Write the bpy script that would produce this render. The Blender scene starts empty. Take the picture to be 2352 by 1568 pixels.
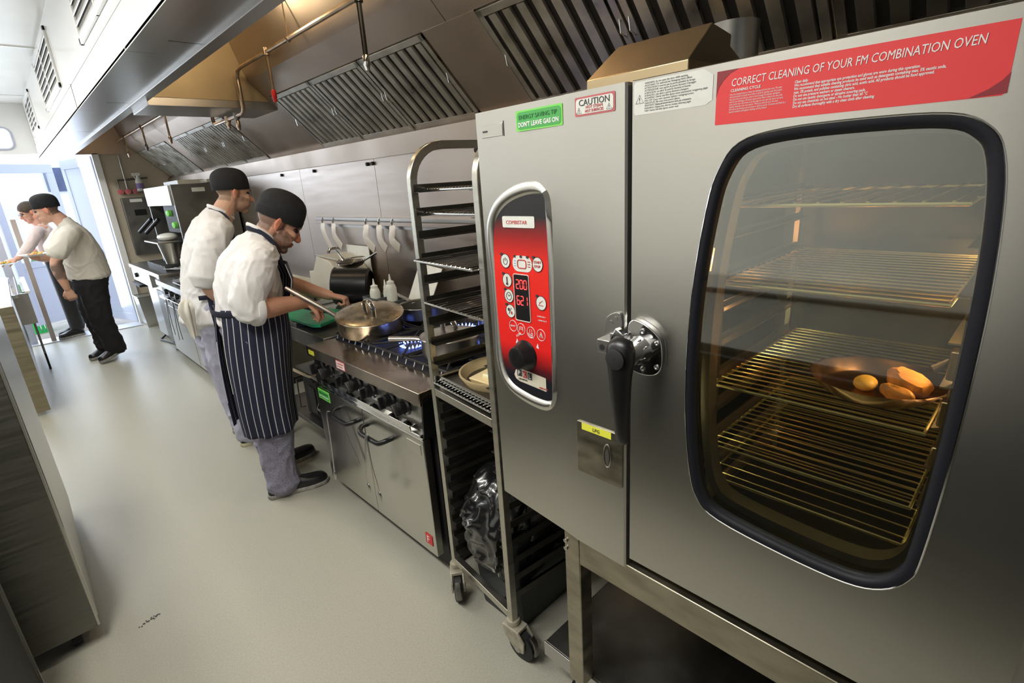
import bpy, bmesh, math, random
from mathutils import Vector, Matrix, Euler, noise
random.seed(7)
C = bpy.context.scene.collection
SC = bpy.context.scene
# ---------------------------------------------------------------- camera
R = ((0.7150456, -0.69621085, -0.0632474), (-0.25428911, -0.17475575, -0.95120843), (0.65118879, 0.69624053, -0.30199717))
cam = bpy.data.cameras.new('camera'); cam.lens = 18.13; cam.sensor_width = 36; cam.sensor_fit = 'HORIZONTAL'; cam.clip_start = 0.02
camo = bpy.data.objects.new('camera', cam); C.objects.link(camo)
camo.matrix_world = Matrix(((R[0][0], -R[1][0], -R[2][0], 0), (R[0][1], -R[1][1], -R[2][1], 0), (R[0][2], -R[1][2], -R[2][2], 1.65), (0, 0, 0, 1)))
SC.camera = camo
# ---------------------------------------------------------------- world, light, exposure
SC.view_settings.view_transform = 'Standard'; SC.view_settings.look = 'None'
SC.view_settings.gamma = 1; SC.view_settings.use_curve_mapping = False
SC.view_settings.exposure = 0.40
W = bpy.data.worlds.new('sky'); SC.world = W; W.use_nodes = True
bg = W.node_tree.nodes['Background']; bg.inputs[0].default_value = (0.72, 0.84, 1.0, 1); bg.inputs[1].default_value = 1.9
def area(name, loc, rot, sx, sy, power, col=(1, 1, 1)):
    l = bpy.data.lights.new(name, 'AREA'); l.shape = 'RECTANGLE'; l.size = sx; l.size_y = sy; l.energy = power; l.color = col
    o = bpy.data.objects.new(name, l); C.objects.link(o); o.location = loc; o.rotation_euler = rot; return o
def spot_pt(name, loc, power, col, r=0.03):
    l = bpy.data.lights.new(name, 'POINT'); l.energy = power; l.color = col; l.shadow_soft_size = r
    o = bpy.data.objects.new(name, l); C.objects.link(o); o.location = loc; return o
TUBES = [(-0.45, 1.15), (-0.45, 3.3), (-0.45, 5.5), (-0.45, 7.6)]
for tx, ty in TUBES:
    area('ceiling_tube_light', (tx, ty, 2.765), (0, 0, 0), 0.24, 1.3, 34 if ty < 2 else 20, (1.0, 0.97, 0.9))
area('door_daylight', (0.0, 9.35, 1.25), (math.radians(-90), 0, 0), 2.1, 2.1, 38, (0.78, 0.88, 1.0))
spot_pt('hood_bulb', (1.12, 1.75, 2.62), 9, (1.0, 0.80, 0.52), 0.05)
spot_pt('hood_bulb', (1.12, 3.35, 2.62), 3, (1.0, 0.80, 0.52), 0.05)
spot_pt('hood_bulb', (1.05, 5.8, 2.62), 2.5, (1.0, 0.80, 0.52), 0.05)
spot_pt('oven_light', (1.20, 0.035, 1.36), 3.6, (1.0, 0.58, 0.25), 0.015)
spot_pt('oven_light', (1.16, 0.52, 1.44), 0.6, (1.0, 0.5, 0.2), 0.012)
spot_pt('oven_light', (1.035, 0.50, 1.12), 0.5, (1.0, 0.82, 0.42), 0.012)  # unseen fill added low on the left to brighten the lower wires
spot_pt('oven_light', (1.035, 0.02, 1.03), 0.4, (1.0, 0.75, 0.38), 0.012)  # second added fill, low on the right of the cavity
# ---------------------------------------------------------------- materials
def mat(name, col, rough=0.5, metal=0.0, var=0.0, nscale=8.0, stretch=(1, 1, 1), bump=0.0, bscale=None, emit=None, estr=0.0, trans=0.0, coat=0.0, alpha=1.0, rvar=0.0, spec=None):
    m = bpy.data.materials.new(name); m.use_nodes = True
    nt = m.node_tree; b = nt.nodes['Principled BSDF']
    b.inputs['Base Color'].default_value = (*col, 1); b.inputs['Roughness'].default_value = rough
    b.inputs['Metallic'].default_value = metal; b.inputs['Transmission Weight'].default_value = trans
    b.inputs['Coat Weight'].default_value = coat; b.inputs['Alpha'].default_value = alpha
    if spec is not None: b.inputs['Specular IOR Level'].default_value = spec
    if emit: b.inputs['Emission Color'].default_value = (*emit, 1); b.inputs['Emission Strength'].default_value = estr
    if var or bump or rvar:
        tc = nt.nodes.new('ShaderNodeTexCoord'); mp = nt.nodes.new('ShaderNodeMapping'); mp.inputs['Scale'].default_value = stretch
        n = nt.nodes.new('ShaderNodeTexNoise'); n.inputs['Scale'].default_value = nscale; n.inputs['Detail'].default_value = 5
        nt.links.new(tc.outputs['Object'], mp.inputs[0]); nt.links.new(mp.outputs[0], n.inputs['Vector'])
        if var:
            mr = nt.nodes.new('ShaderNodeMapRange'); mr.inputs[1].default_value = 0.3; mr.inputs[2].default_value = 0.7
            mr.inputs[3].default_value = 1 - var; mr.inputs[4].default_value = 1 + var
            vm = nt.nodes.new('ShaderNodeVectorMath'); vm.operation = 'SCALE'; vm.inputs[0].default_value = col
            nt.links.new(n.outputs['Fac'], mr.inputs[0]); nt.links.new(mr.outputs[0], vm.inputs['Scale']); nt.links.new(vm.outputs[0], b.inputs['Base Color'])
        if rvar:
            m2 = nt.nodes.new('ShaderNodeMapRange'); m2.inputs[1].default_value = 0.3; m2.inputs[2].default_value = 0.7
            m2.inputs[3].default_value = rough - rvar; m2.inputs[4].default_value = rough + rvar
            nt.links.new(n.outputs['Fac'], m2.inputs[0]); nt.links.new(m2.outputs[0], b.inputs['Roughness'])
        if bump:
            bp = nt.nodes.new('ShaderNodeBump'); bp.inputs['Strength'].default_value = bump; bp.inputs['Distance'].default_value = 0.002
            src = n
            if bscale:
                src = nt.nodes.new('ShaderNodeTexNoise'); src.inputs['Scale'].default_value = bscale; src.inputs['Detail'].default_value = 3
                nt.links.new(mp.outputs[0], src.inputs['Vector'])
            nt.links.new(src.outputs['Fac'], bp.inputs['Height']); nt.links.new(bp.outputs[0], b.inputs['Normal'])
    return m
MT = {}
MT['steel'] = mat('brushed_steel', (0.48, 0.47, 0.455), 0.31, 1, 0.015, 3, (1, 1, 3), rvar=0.012)
MT['steel_v'] = mat('vertical_brushed_steel', (0.60, 0.59, 0.55), 0.30, 1, 0.006, 5, (40, 40, 1), rvar=0.005)
MT['steel_h'] = mat('door_brushed_steel', (0.56, 0.55, 0.51), 0.28, 1, 0.004, 3, (1, 1, 30), rvar=0.003)
MT['steel_wall'] = mat('wall_steel', (0.47, 0.405, 0.355), 0.36, 1, 0.05, 2, (1, 1, 12), rvar=0.05)
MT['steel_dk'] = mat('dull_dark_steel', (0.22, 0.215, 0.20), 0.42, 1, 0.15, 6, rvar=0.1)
MT['hood'] = mat('hood_steel', (0.46, 0.385, 0.32), 0.4, 1, 0.08, 2.5, (1, 1, 1), 0.03, rvar=0.08)
MT['filter'] = mat('filter_steel', (0.52, 0.50, 0.45), 0.36, 1, 0.25, 9, (1, 1, 1), 0.05, rvar=0.1)
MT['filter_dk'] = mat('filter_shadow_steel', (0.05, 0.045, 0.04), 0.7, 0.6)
MT['chrome'] = mat('chrome', (0.8, 0.8, 0.8), 0.08, 1)
MT['black'] = mat('black_plastic', (0.007, 0.007, 0.008), 0.33)
MT['blackm'] = mat('matt_black', (0.015, 0.015, 0.016), 0.6, var=0.2)
MT['rubber'] = mat('gasket_rubber', (0.010, 0.011, 0.016), 0.5, spec=0.25)
MT['white'] = mat('white_panel', (0.88, 0.88, 0.86), 0.35, 0, 0.03, 3)
MT['fascia'] = mat('white_fascia', (0.93, 0.93, 0.92), 0.22, 0, 0.02, 2)
MT['cream'] = mat('cream_wall', (0.52, 0.46, 0.35), 0.6, 0, 0.1, 2)
MT['floor'] = mat('vinyl_floor', (0.43, 0.42, 0.355), 0.38, 0, 0.10, 170, bump=0.10, bscale=260, rvar=0.04)
MT['tread'] = mat('door_threshold', (0.6, 0.62, 0.66), 0.4, 0.6)
MT['doorw'] = mat('white_upvc', (0.52, 0.55, 0.66), 0.3)
MT['dirty'] = mat('stained_steel', (0.40, 0.37, 0.29), 0.38, 1, 0.25, 9, (1, 1, 3), rvar=0.1)
MT['copper'] = mat('copper_pipe', (0.55, 0.42, 0.30), 0.3, 1, 0.2, 12)
MT['red'] = mat('red_plastic', (0.62, 0.02, 0.02), 0.4)
MT['paperw'] = mat('white_sticker', (0.78, 0.79, 0.74), 0.4, 0, 0.05, 30)
MT['paperred'] = mat('red_sticker', (0.80, 0.055, 0.06), 0.3, 0, 0.03, 3)
MT['darkred'] = mat('dark_red_print', (0.28, 0.03, 0.04), 0.3)
MT['inkw'] = mat('white_ink', (0.85, 0.84, 0.84), 0.45)
MT['inkk'] = mat('black_ink', (0.04, 0.04, 0.04), 0.5)
MT['inkr'] = mat('red_ink', (0.6, 0.06, 0.07), 0.5)
MT['inkg'] = mat('dark_green_ink', (0.01, 0.12, 0.03), 0.5)
MT['green'] = mat('green_sticker', (0.08, 0.42, 0.10), 0.4)
MT['greenl'] = mat('light_green_sticker', (0.22, 0.72, 0.12), 0.4)
MT['yellow'] = mat('yellow_label', (0.85, 0.85, 0.08), 0.4)
MT['glow'] = mat('tube_diffuser', (0.9, 0.9, 0.9), 0.4, emit=(1, 0.97, 0.9), estr=4.0)
# ---------------------------------------------------------------- mesh builder
class M:
    def __init__(s): s.v = []; s.f = []; s.uv = None
    def add(s, vs, fs):
        n = len(s.v); s.v += [tuple(p) for p in vs]; s.f += [tuple(i + n for i in f) for f in fs]; return s
    def box(s, x0, x1, y0, y1, z0, z1, mx=None):
        vs = [(x, y, z) for x in (x0, x1) for y in (y0, y1) for z in (z0, z1)]
        if mx: vs = [tuple(mx @ Vector(p)) for p in vs]
        return s.add(vs, [(0, 1, 3, 2), (4, 6, 7, 5), (0, 4, 5, 1), (2, 3, 7, 6), (0, 2, 6, 4), (1, 5, 7, 3)])
    def rings(s, rs, closed=True, cap=True, loop=False):
        n = len(rs[0]); vs = [p for r in rs for p in r]; fs = []
        m = len(rs); cnt = n if closed else n - 1
        for i in range(m if loop else m - 1):
            a = i * n; b = ((i + 1) % m) * n
            for j in range(cnt):
                k = (j + 1) % n; fs.append((a + j, a + k, b + k, b + j))
        if cap and not loop:
            fs.append(tuple(range(n))[::-1]); fs.append(tuple((m - 1) * n + j for j in range(n)))
        return s.add(vs, fs)
    def tube(s, path, r, n=10, closed=False, cap=True, flat=1.0, side=None):
        P = [Vector(p) for p in path]; rs = []; L = len(P)
        up = Vector(side) if side else None; prev = None
        for i, p in enumerate(P):
            if closed: t = (P[(i + 1) % L] - P[i - 1])
            else: t = P[min(i + 1, L - 1)] - P[max(i - 1, 0)]
            if t.length < 1e-9: t = Vector((0, 0, 1))
            t.normalize()
            if prev is None:
                u = up.copy() if up else (Vector((0, 0, 1)) if abs(t.z) < 0.9 else Vector((1, 0, 0)))
            else: u = up if up else prev
            u = u - t * u.dot(t)
            if u.length < 1e-6: u = t.orthogonal()
            u.normalize(); w = t.cross(u); prev = u
            rr = r[i] if isinstance(r, (list, tuple)) else r
            ra, rb = (rr if isinstance(rr, (tuple, list)) else (rr, rr * flat))
            rs.append([p + u * (math.cos(2 * math.pi * j / n) * ra) + w * (math.sin(2 * math.pi * j / n) * rb) for j in range(n)])
        return s.rings(rs, True, cap and not closed, closed)
    def cyl(s, a, b, r, r2=None, n=16): return s.tube([a, b], [r, r if r2 is None else r2], n)
    def ell(s, c, r, rot=None, n=16, m=10):
        mx = rot.to_matrix() if isinstance(rot, Euler) else (rot if rot is not None else Matrix.Identity(3)); c = Vector(c); rs = []
        vs = [c + mx @ Vector((0, 0, -r[2]))]; fs = []
        for i in range(1, m):
            a = -math.pi / 2 + math.pi * i / m
            for j in range(n):
                b = 2 * math.pi * j / n
                vs.append(c + mx @ Vector((r[0] * math.cos(a) * math.cos(b), r[1] * math.cos(a) * math.sin(b), r[2] * math.sin(a))))
        vs.append(c + mx @ Vector((0, 0, r[2])))
        for j in range(n): fs.append((0, 1 + (j + 1) % n, 1 + j)); fs.append((len(vs) - 1, 1 + (m - 2) * n + j, 1 + (m - 2) * n + (j + 1) % n))
        for i in range(m - 2):
            for j in range(n):
                k = (j + 1) % n; a = 1 + i * n; fs.append((a + j, a + k, a + n + k, a + n + j))
        return s.add(vs, fs)
    def lathe(s, prof, c, axis=(0, 0, 1), n=28, cap=False):
        ax = Vector(axis).normalized(); u = ax.orthogonal().normalized(); w = ax.cross(u); c = Vector(c)
        return s.rings([[c + ax * z + (u * math.cos(2 * math.pi * j / n) + w * math.sin(2 * math.pi * j / n)) * r for j in range(n)] for r, z in prof], True, cap)
    def prism(s, pts, axis, lo, hi):
        # pts 2D in the two other axes (in xyz order), extruded along axis
        def mk(p, h):
            if axis == 'x': return (h, p[0], p[1])
            if axis == 'y': return (p[0], h, p[1])
            return (p[0], p[1], h)
        n = len(pts); return s.add([mk(p, lo) for p in pts] + [mk(p, hi) for p in pts], [tuple(range(n))[::-1], tuple(range(n, 2 * n))] + [(i, (i + 1) % n, n + (i + 1) % n, n + i) for i in range(n)])
    def quad(s, a, b, c, d): return s.add([a, b, c, d], [(0, 1, 2, 3)])
def cat(pts, sub=6, closed=False):
    P = [tuple(p) for p in pts]; n = len(P); out = []
    rng = range(n) if closed else range(n - 1)
    for i in rng:
        if closed: a, b, c, d = P[i - 1], P[i], P[(i + 1) % n], P[(i + 2) % n]
        else: a, b, c, d = P[max(i - 1, 0)], P[i], P[i + 1], P[min(i + 2, n - 1)]
        for k in range(sub):
            t = k / sub; out.append(tuple(0.5 * ((2 * b[q]) + (c[q] - a[q]) * t + (2 * a[q] - 5 * b[q] + 4 * c[q] - d[q]) * t * t + (3 * b[q] - a[q] - 3 * c[q] + d[q]) * t ** 3) for q in range(len(b))))
    if not closed: out.append(P[-1])
    return out
def rect_round(y0, y1, z0, z1, r, n=5):
    o = []
    for cy, cz, a0 in ((y1 - r, z1 - r, 0), (y0 + r, z1 - r, 90), (y0 + r, z0 + r, 180), (y1 - r, z0 + r, 270)):
        for k in range(n + 1):
            a = math.radians(a0 + 90 * k / n); o.append((cy + r * math.cos(a), cz + r * math.sin(a)))
    return o
def worigin(p):
    v = Vector((0, 0, 0))
    while p is not None: v += p.location; p = p.parent
    return v
def obj(name, m, ma, parent=None, bevel=0.0, ang=35, world=True, origin=None, label=None, flat=False, wn=False):
    if isinstance(m, M):
        me = bpy.data.meshes.new(name); vs = m.v
        off = worigin(parent) if (parent is not None and world) else (Vector(origin) if origin is not None else Vector((0, 0, 0)))
        if off.length > 0: vs = [(a - off.x, b - off.y, c - off.z) for a, b, c in vs]
        me.from_pydata(vs, [], m.f)
        if m.uv:
            ul = me.uv_layers.new(name='UVMap')
            for p in me.polygons:
                for li in p.loop_indices: ul.data[li].uv = m.uv[me.loops[li].vertex_index]
    else: me = m
    if isinstance(m, M):
        bm = bmesh.new(); bm.from_mesh(me); bmesh.ops.recalc_face_normals(bm, faces=bm.faces); bm.to_mesh(me); bm.free()
    if isinstance(ma, str): ma = MT[ma]
    if ma: me.materials.clear(); me.materials.append(ma)
    if not flat:
        for p in me.polygons: p.use_smooth = True
        me.set_sharp_from_angle(angle=math.radians(ang))
    o = bpy.data.objects.new(name, me); C.objects.link(o)
    if parent is not None: o.parent = parent
    elif isinstance(m, M) and origin is not None: o.location = origin
    if bevel:
        b = o.modifiers.new('bevel', 'BEVEL'); b.width = bevel; b.segments = 2; b.limit_method = 'ANGLE'; b.angle_limit = math.radians(40)
    if label: o['label'] = label
    return o
def thing(name, label, cat_, loc, group=None, rotz=0):
    o = bpy.data.objects.new(name, None); o.empty_display_size = 0.05; C.objects.link(o); o.location = loc; o.rotation_euler = (0, 0, rotz)
    o['label'] = label; o['category'] = cat_
    if group: o['group'] = group
    return o
def solo(name, m, ma, label, cat_, group=None, bevel=0.0, ang=35):
    xs = [p[0] for p in m.v]; ys = [p[1] for p in m.v]; zs = [p[2] for p in m.v]
    o = obj(name, m, ma, None, bevel, ang, origin=((min(xs) + max(xs)) / 2, (min(ys) + max(ys)) / 2, min(zs)))
    o['label'] = label; o['category'] = cat_
    if group: o['group'] = group
    return o
def struct(name, m, ma, parent=None, bevel=0.0):
    o = obj(name, m, ma, parent, bevel)
    if parent is None: o['kind'] = 'structure'
    return o
def dup(o, loc, label=None, rotz=None):
    r = o.copy(); C.objects.link(r); r.location = loc
    if rotz is not None: r.rotation_euler = (0, 0, rotz)
    if label: r['label'] = label
    for ch in list(o.children):
        c = ch.copy(); C.objects.link(c); c.parent = r
        for g in list(ch.children):
            d = g.copy(); C.objects.link(d); d.parent = c
    return r
def text(name, s, size, org, right, up, ma, parent, align='LEFT', bold=0.0, sx=1.0, shear=0.0, ext=0.0004, fit=None):
    cu = bpy.data.curves.new(name, 'FONT'); cu.body = s; cu.size = size; cu.align_x = align; cu.extrude = ext; cu.offset = bold; cu.shear = shear; cu.resolution_u = 2
    t = bpy.data.objects.new('tmp', cu); C.objects.link(t); dg = bpy.context.evaluated_depsgraph_get()
    me = bpy.data.meshes.new_from_object(t.evaluated_get(dg)); bpy.data.objects.remove(t); bpy.data.curves.remove(cu)
    r = Vector(right).normalized(); u = Vector(up); u = (u - r * u.dot(r)).normalized(); n = r.cross(u); o = Vector(org)
    off = worigin(parent)
    if fit: sx = fit / max(v.co.x for v in me.vertices)
    for v in me.vertices:
        v.co = o + r * (v.co.x * sx) + u * v.co.y + n * v.co.z - off
    me.materials.clear(); me.name = name
    me.materials.append(MT[ma]); ob = bpy.data.objects.new(name, me); C.objects.link(ob); ob.parent = parent
    return ob
# ================================================================ SETTING
XW, YE, ZC = 1.9, 8.95, 2.87
struct('floor', M().box(-1.7, 1.95, -2.2, YE, -0.06, 0), 'floor')
struct('ceiling', M().box(-1.7, 0.55, -2.2, YE, ZC, ZC + 0.05), 'white')
struct('wall_left', M().box(-1.75, -1.7, -2.2, YE, 0, ZC), 'white')
struct('wall_near', M().box(-1.7, 1.95, -2.25, -2.2, 0, ZC), 'white')
wr = struct('wall_right', M().box(XW + 0.012, XW + 0.06, -2.2, YE, 0, 3.0), 'cream')
ys = [-2.2, -0.97, 0.25, 1.27, 2.0, 3.27, 4.49, 5.71, 6.93, 8.15, YE]
for a, b_ in zip(ys[:-1], ys[1:]):
    obj('wall_panel', M().box(XW, XW + 0.012, a + 0.0015, b_ - 0.0015, 0.9, 1.98), 'steel_wall', wr, 0.001)
# end wall with the doorway
we = struct('wall_far', M().box(1.13, 1.95, YE, YE + 0.1, 0, 3.0), 'cream')
struct('wall_over_door', M().box(-1.7, 1.13, YE, YE + 0.1, 2.3, 3.0), 'white')['kind'] = 'structure'
struct('wall_beside_door', M().box(-1.75, -1.25, YE, YE + 0.1, 0, 2.3), 'white')['kind'] = 'structure'
struct('trim_1', M().box(1.075, 1.15, YE - 0.03, YE + 0.13, 0.0, 2.3), 'white', bevel=0.004)
struct('trim_2', M().box(-1.2, 1.08, YE - 0.22, YE + 0.1, -0.002, 0.012), 'tread', bevel=0.003)
# rounded fanlight over the door
fw = struct('window_1', M().prism(rect_round(-0.9, 0.36, 2.36, 2.6, 0.07), 'y', YE - 0.012, YE - 0.002), mat('fanlight_pane', (0.8, 0.9, 1.0), 0.3, emit=(0.93, 0.97, 1.0), estr=1.6))
rr = rect_round(-0.9, 0.36, 2.36, 2.6, 0.07)
obj('window_frame', M().tube([(a, YE - 0.012, b_) for a, b_ in rr], 0.012, 6, closed=True), 'doorw', fw)
# ceiling seams
for y in (1.1, 3.5, 5.9, 8.3):
    struct('trim_3', M().box(-1.7, 0.55, y - 0.012, y + 0.012, ZC - 0.008, ZC), 'fascia')
# ---- doors: white leaves opened outward
def door(name, hinge, ang, w, kind, z1=2.27):
    e = obj(name, M().box(0, 0.035, 0, w, 0.02, 0.13).box(0, 0.035, 0, w, z1 - 0.12, z1).box(0, 0.035, 0, 0.09, 0.13, z1 - 0.12).box(0, 0.035, w - 0.09, w, 0.13, z1 - 0.12).box(0, 0.035, 0.09, w - 0.09, 0.84, 0.93), 'doorw', None, 0.003)
    e.location = hinge; e.rotation_euler = (0, 0, ang); e['kind'] = 'structure'
    if kind == 'panel':
        obj('door_panel', M().box(0.01, 0.025, 0.09, w - 0.09, 0.13, 0.84).box(0.01, 0.025, 0.09, w - 0.09, 0.93, z1 - 0.12), 'doorw', e, world=False)
    else:
        obj('pane', M().box(0.014, 0.020, 0.09, w - 0.09, 0.93, z1 - 0.12), GL, e, world=False)
        obj('door_panel', M().box(0.01, 0.025, 0.09, w - 0.09, 0.13, 0.84), 'doorw', e, world=False)
    obj('handle', M().cyl((-0.03, w - 0.05, 1.03), (0.0, w - 0.05, 1.03), 0.012).box(-0.045, -0.03, w - 0.15, w - 0.04, 1.02, 1.04), 'chrome', e, world=False)
    return e
GL = bpy.data.materials.new('clear_glass'); GL.use_nodes = True; nt = GL.node_tree; nt.nodes.clear()
o_ = nt.nodes.new('ShaderNodeOutputMaterial'); mx_ = nt.nodes.new('ShaderNodeMixShader'); t_ = nt.nodes.new('ShaderNodeBsdfTransparent'); g_ = nt.nodes.new('ShaderNodeBsdfGlossy')
g_.inputs['Roughness'].default_value = 0.03; lw = nt.nodes.new('ShaderNodeLayerWeight'); lw.inputs[0].default_value = 0.2
nt.links.new(lw.outputs['Facing'], mx_.inputs[0]); nt.links.new(t_.outputs[0], mx_.inputs[1]); nt.links.new(g_.outputs[0], mx_.inputs[2]); nt.links.new(mx_.outputs[0], o_.inputs[0])
door('door_1', (1.06, YE + 0.06, 0), math.radians(18), 0.86, 'panel')
door('door_2', (-0.02, YE + 1.2, 0), math.radians(-62), 0.86, 'glass')
# ================================================================ OUTSIDE
solo('terrace', M().box(-6, 5, YE + 0.1, YE + 11, -0.22, -0.12), mat('decking', (0.42, 0.37, 0.33), 0.7, 0, 0.2, 5), 'weathered timber decking outside the open door', 'decking')
ou = thing('building', 'dark blue office building with white bands seen outside through the door gap', 'building', (0.6, YE + 9.5, -0.12))
obj('wall', M().box(-3.0, 3.2, YE + 9, YE + 10, -0.12, 1.75), mat('pale_render', (0.75, 0.78, 0.8), 0.7), ou)
obj('wall', M().box(-3.0, 3.2, YE + 9.02, YE + 10, 1.75, 3.0), mat('pale_render_c', (0.78, 0.8, 0.84), 0.7), ou)
obj('window', M().box(1.08, 1.52, YE + 8.96, YE + 9.02, 2.05, 2.62), mat('blue_glass', (0.07, 0.09, 0.18), 0.2, 0, 0.4, 2), ou)
obj('wall', M().box(-3.0, 3.2, YE + 9, YE + 10, 3.0, 3.5), mat('pale_render_b', (0.8, 0.82, 0.85), 0.7), ou)
def bush(loc, r, lab):
    m = M(); rd = random.Random(3)
    for k in range(420):
        a = rd.uniform(0, 6.28); b = rd.uniform(-0.2, 1.5); q = r * rd.uniform(0.75, 1.05)
        c = Vector((q * math.cos(a) * math.cos(b), q * math.sin(a) * math.cos(b), q * 1.1 * max(0.02, math.sin(b)))) + Vector(loc)
        d = Vector((rd.uniform(-1, 1), rd.uniform(-1, 1), rd.uniform(-1, 1))).normalized(); e = d.orthogonal().normalized(); s = r * 0.13
        m.add([c - e * s, c + d * s, c + e * s, c - d * s], [(0, 1, 2, 3)])
    m.ell((loc[0], loc[1], loc[2] + r * 0.4), (r * 0.8, r * 0.8, r * 0.75), n=12, m=8)
    return m
t = thing('bush', 'pale green bush outside the door below the building', 'bush', (0.9, YE + 5, -0.12))
fo = obj('foliage', bush((0.9, YE + 5, -0.12), 0.95, ''), mat('leaves', (0.18, 0.36, 0.16), 0.6, 0, 0.3, 10), t); fo['kind'] = 'stuff'
obj('stem', M().cyl((0.9, YE + 5, -0.12), (0.9, YE + 5, 0.5), 0.03), mat('bark', (0.2, 0.13, 0.08), 0.8), t)
GRN = mat('green_paint', (0.03, 0.55, 0.12), 0.4)
t = thing('crate', 'bright green slatted crate standing outside on the decking', 'crate', (0.05, YE + 1.4, -0.12))
for k in range(4):
    obj('slat', M().box(-0.05 + k * 0.048, -0.015 + k * 0.048, YE + 1.34, YE + 1.36, -0.10, 0.34), GRN, t); obj('slat', M().box(-0.05 + k * 0.048, -0.015 + k * 0.048, YE + 1.6, YE + 1.62, -0.10, 0.34), GRN, t)
obj('band', M().box(-0.055, 0.135, YE + 1.335, YE + 1.34, 0.10, 0.16), 'white', t); obj('base', M().box(-0.05, 0.13, YE + 1.34, YE + 1.62, -0.12, -0.10), GRN, t)
for x in (-0.05, 0.115):
    obj('side_panel', M().box(x, x + 0.015, YE + 1.36, YE + 1.6, -0.10, 0.34), GRN, t)
# ================================================================ CEILING LIGHTS
for (tx, ty), lb_ in zip(TUBES, ('nearest the camera, opposite the oven', 'second, opposite the range', 'third, opposite the far range', 'farthest, by the doorway')):
    t = thing('ceiling_light', 'long twin-tube fluorescent ceiling light ' + lb_, 'light', (tx, ty, ZC - 0.1), 'ceiling lights along the aisle')
    obj('body', M().box(tx - 0.14, tx + 0.14, ty - 0.7, ty + 0.7, ZC - 0.05, ZC), 'white', t, 0.004)
    obj('diffuser', M().tube([(tx - 0.06, ty - 0.66, ZC - 0.07), (tx - 0.06, ty + 0.66, ZC - 0.07)], 0.015, 8).tube([(tx + 0.06, ty - 0.66, ZC - 0.07), (tx + 0.06, ty + 0.66, ZC - 0.07)], 0.015, 8), 'glow', t)
# ================================================================ EXTRACTOR CANOPY (hood)
XF, ZL = 0.55, 2.25
hd = thing('extractor_hood', 'long stainless extractor canopy with white fascia and slanted filters over the cook line', 'hood', (1.2, 3.4, ZL))
fx = 0.02
pan = [-2.2, -0.6, 1.1, 2.8, 4.58, 6.3, YE]
for a, b_ in zip(pan[:-1], pan[1:]):
    obj('fascia_panel', M().box(XF, XF + fx, a + 0.003, b_ - 0.003, ZL, 2.395), 'fascia', hd, 0.002)
    obj('plenum_panel', M().box(XF + 0.002, XF + fx, a, b_, 2.4, ZC), 'fascia', hd)
for a, b_ in zip(pan[:-1], pan[1:]):
    obj('lip_panel', M().box(XF, XF + 0.105, a + 0.002, b_ - 0.002, ZL - 0.002, ZL + 0.012), 'steel', hd)
for a, b_ in ((-2.2, 0.9), (0.9, 2.62), (2.62, 4.3), (4.3, 6.0), (6.0, 7.6), (7.6, YE)):
    obj('soffit_panel', M().box(XF + 0.105, 0.79, a + 0.004, b_ - 0.004, ZL + 0.012, ZL + 0.03), 'steel', hd)
obj('gutter', M().box(0.79, 0.85, -2.2, YE, ZL - 0.004, ZL + 0.03).box(0.835, 0.85, -2.2, YE, ZL, ZL + 0.09), 'steel', hd, 0.002)
# top of hood cavity
obj('roof_panel', M().box(XF + fx, XW + 0.05, -2.2, YE, ZC, ZC + 0.05), 'hood', hd)
obj('panel_gap', M().box(XF - 0.001, XF + 0.004, 4.570, 4.588, ZL, 2.40), 'blackm', hd)
# inner front wall of cavity
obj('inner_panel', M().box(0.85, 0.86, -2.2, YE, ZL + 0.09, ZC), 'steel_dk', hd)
# supply grilles
def grille(y0, y1, lab):
    g = thing('air_grille', lab, 'vent', (XF, (y0 + y1) / 2, 2.45), 'air grilles on the white canopy fascia')
    z0, z1 = 2.455, 2.835; x = XF
    obj('frame', M().box(x - 0.012, x + 0.002, y0, y1, z0, z0 + 0.03).box(x - 0.012, x + 0.002, y0, y1, z1 - 0.03, z1).box(x - 0.012, x + 0.002, y0, y0 + 0.03, z0, z1).box(x - 0.012, x + 0.002, y1 - 0.03, y1, z0, z1).box(x - 0.01, x + 0.002, (y0 + y1) / 2 - 0.01, (y0 + y1) / 2 + 0.01, z0, z1), 'fascia', g, 0.002)
    obj('backing', M().box(x - 0.001, x + 0.001, y0 + 0.02, y1 - 0.02, z0 + 0.02, z1 - 0.02), mat('grille_shadow', (0.25, 0.25, 0.24), 0.7), g)
    n = 7
    for k in range(n):
        z = z0 + 0.045 + k * (z1 - z0 - 0.09) / (n - 1)
        obj('slat', M().prism([(x - 0.012, z - 0.012), (x - 0.009, z - 0.014), (x, z + 0.012), (x - 0.003, z + 0.014)], 'y', y0 + 0.025, y1 - 0.025), 'fascia', g)
grille(2.55, 3.74, 'white slatted air grille nearest the camera on the canopy fascia')
grille(5.03, 6.33, 'white slatted air grille second from the camera on the canopy fascia')
grille(7.62, 8.55, 'white slatted air grille farthest along the canopy fascia by the door')
grille(-0.1, 1.2, 'white slatted air grille high on the fascia above the camera')
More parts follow.
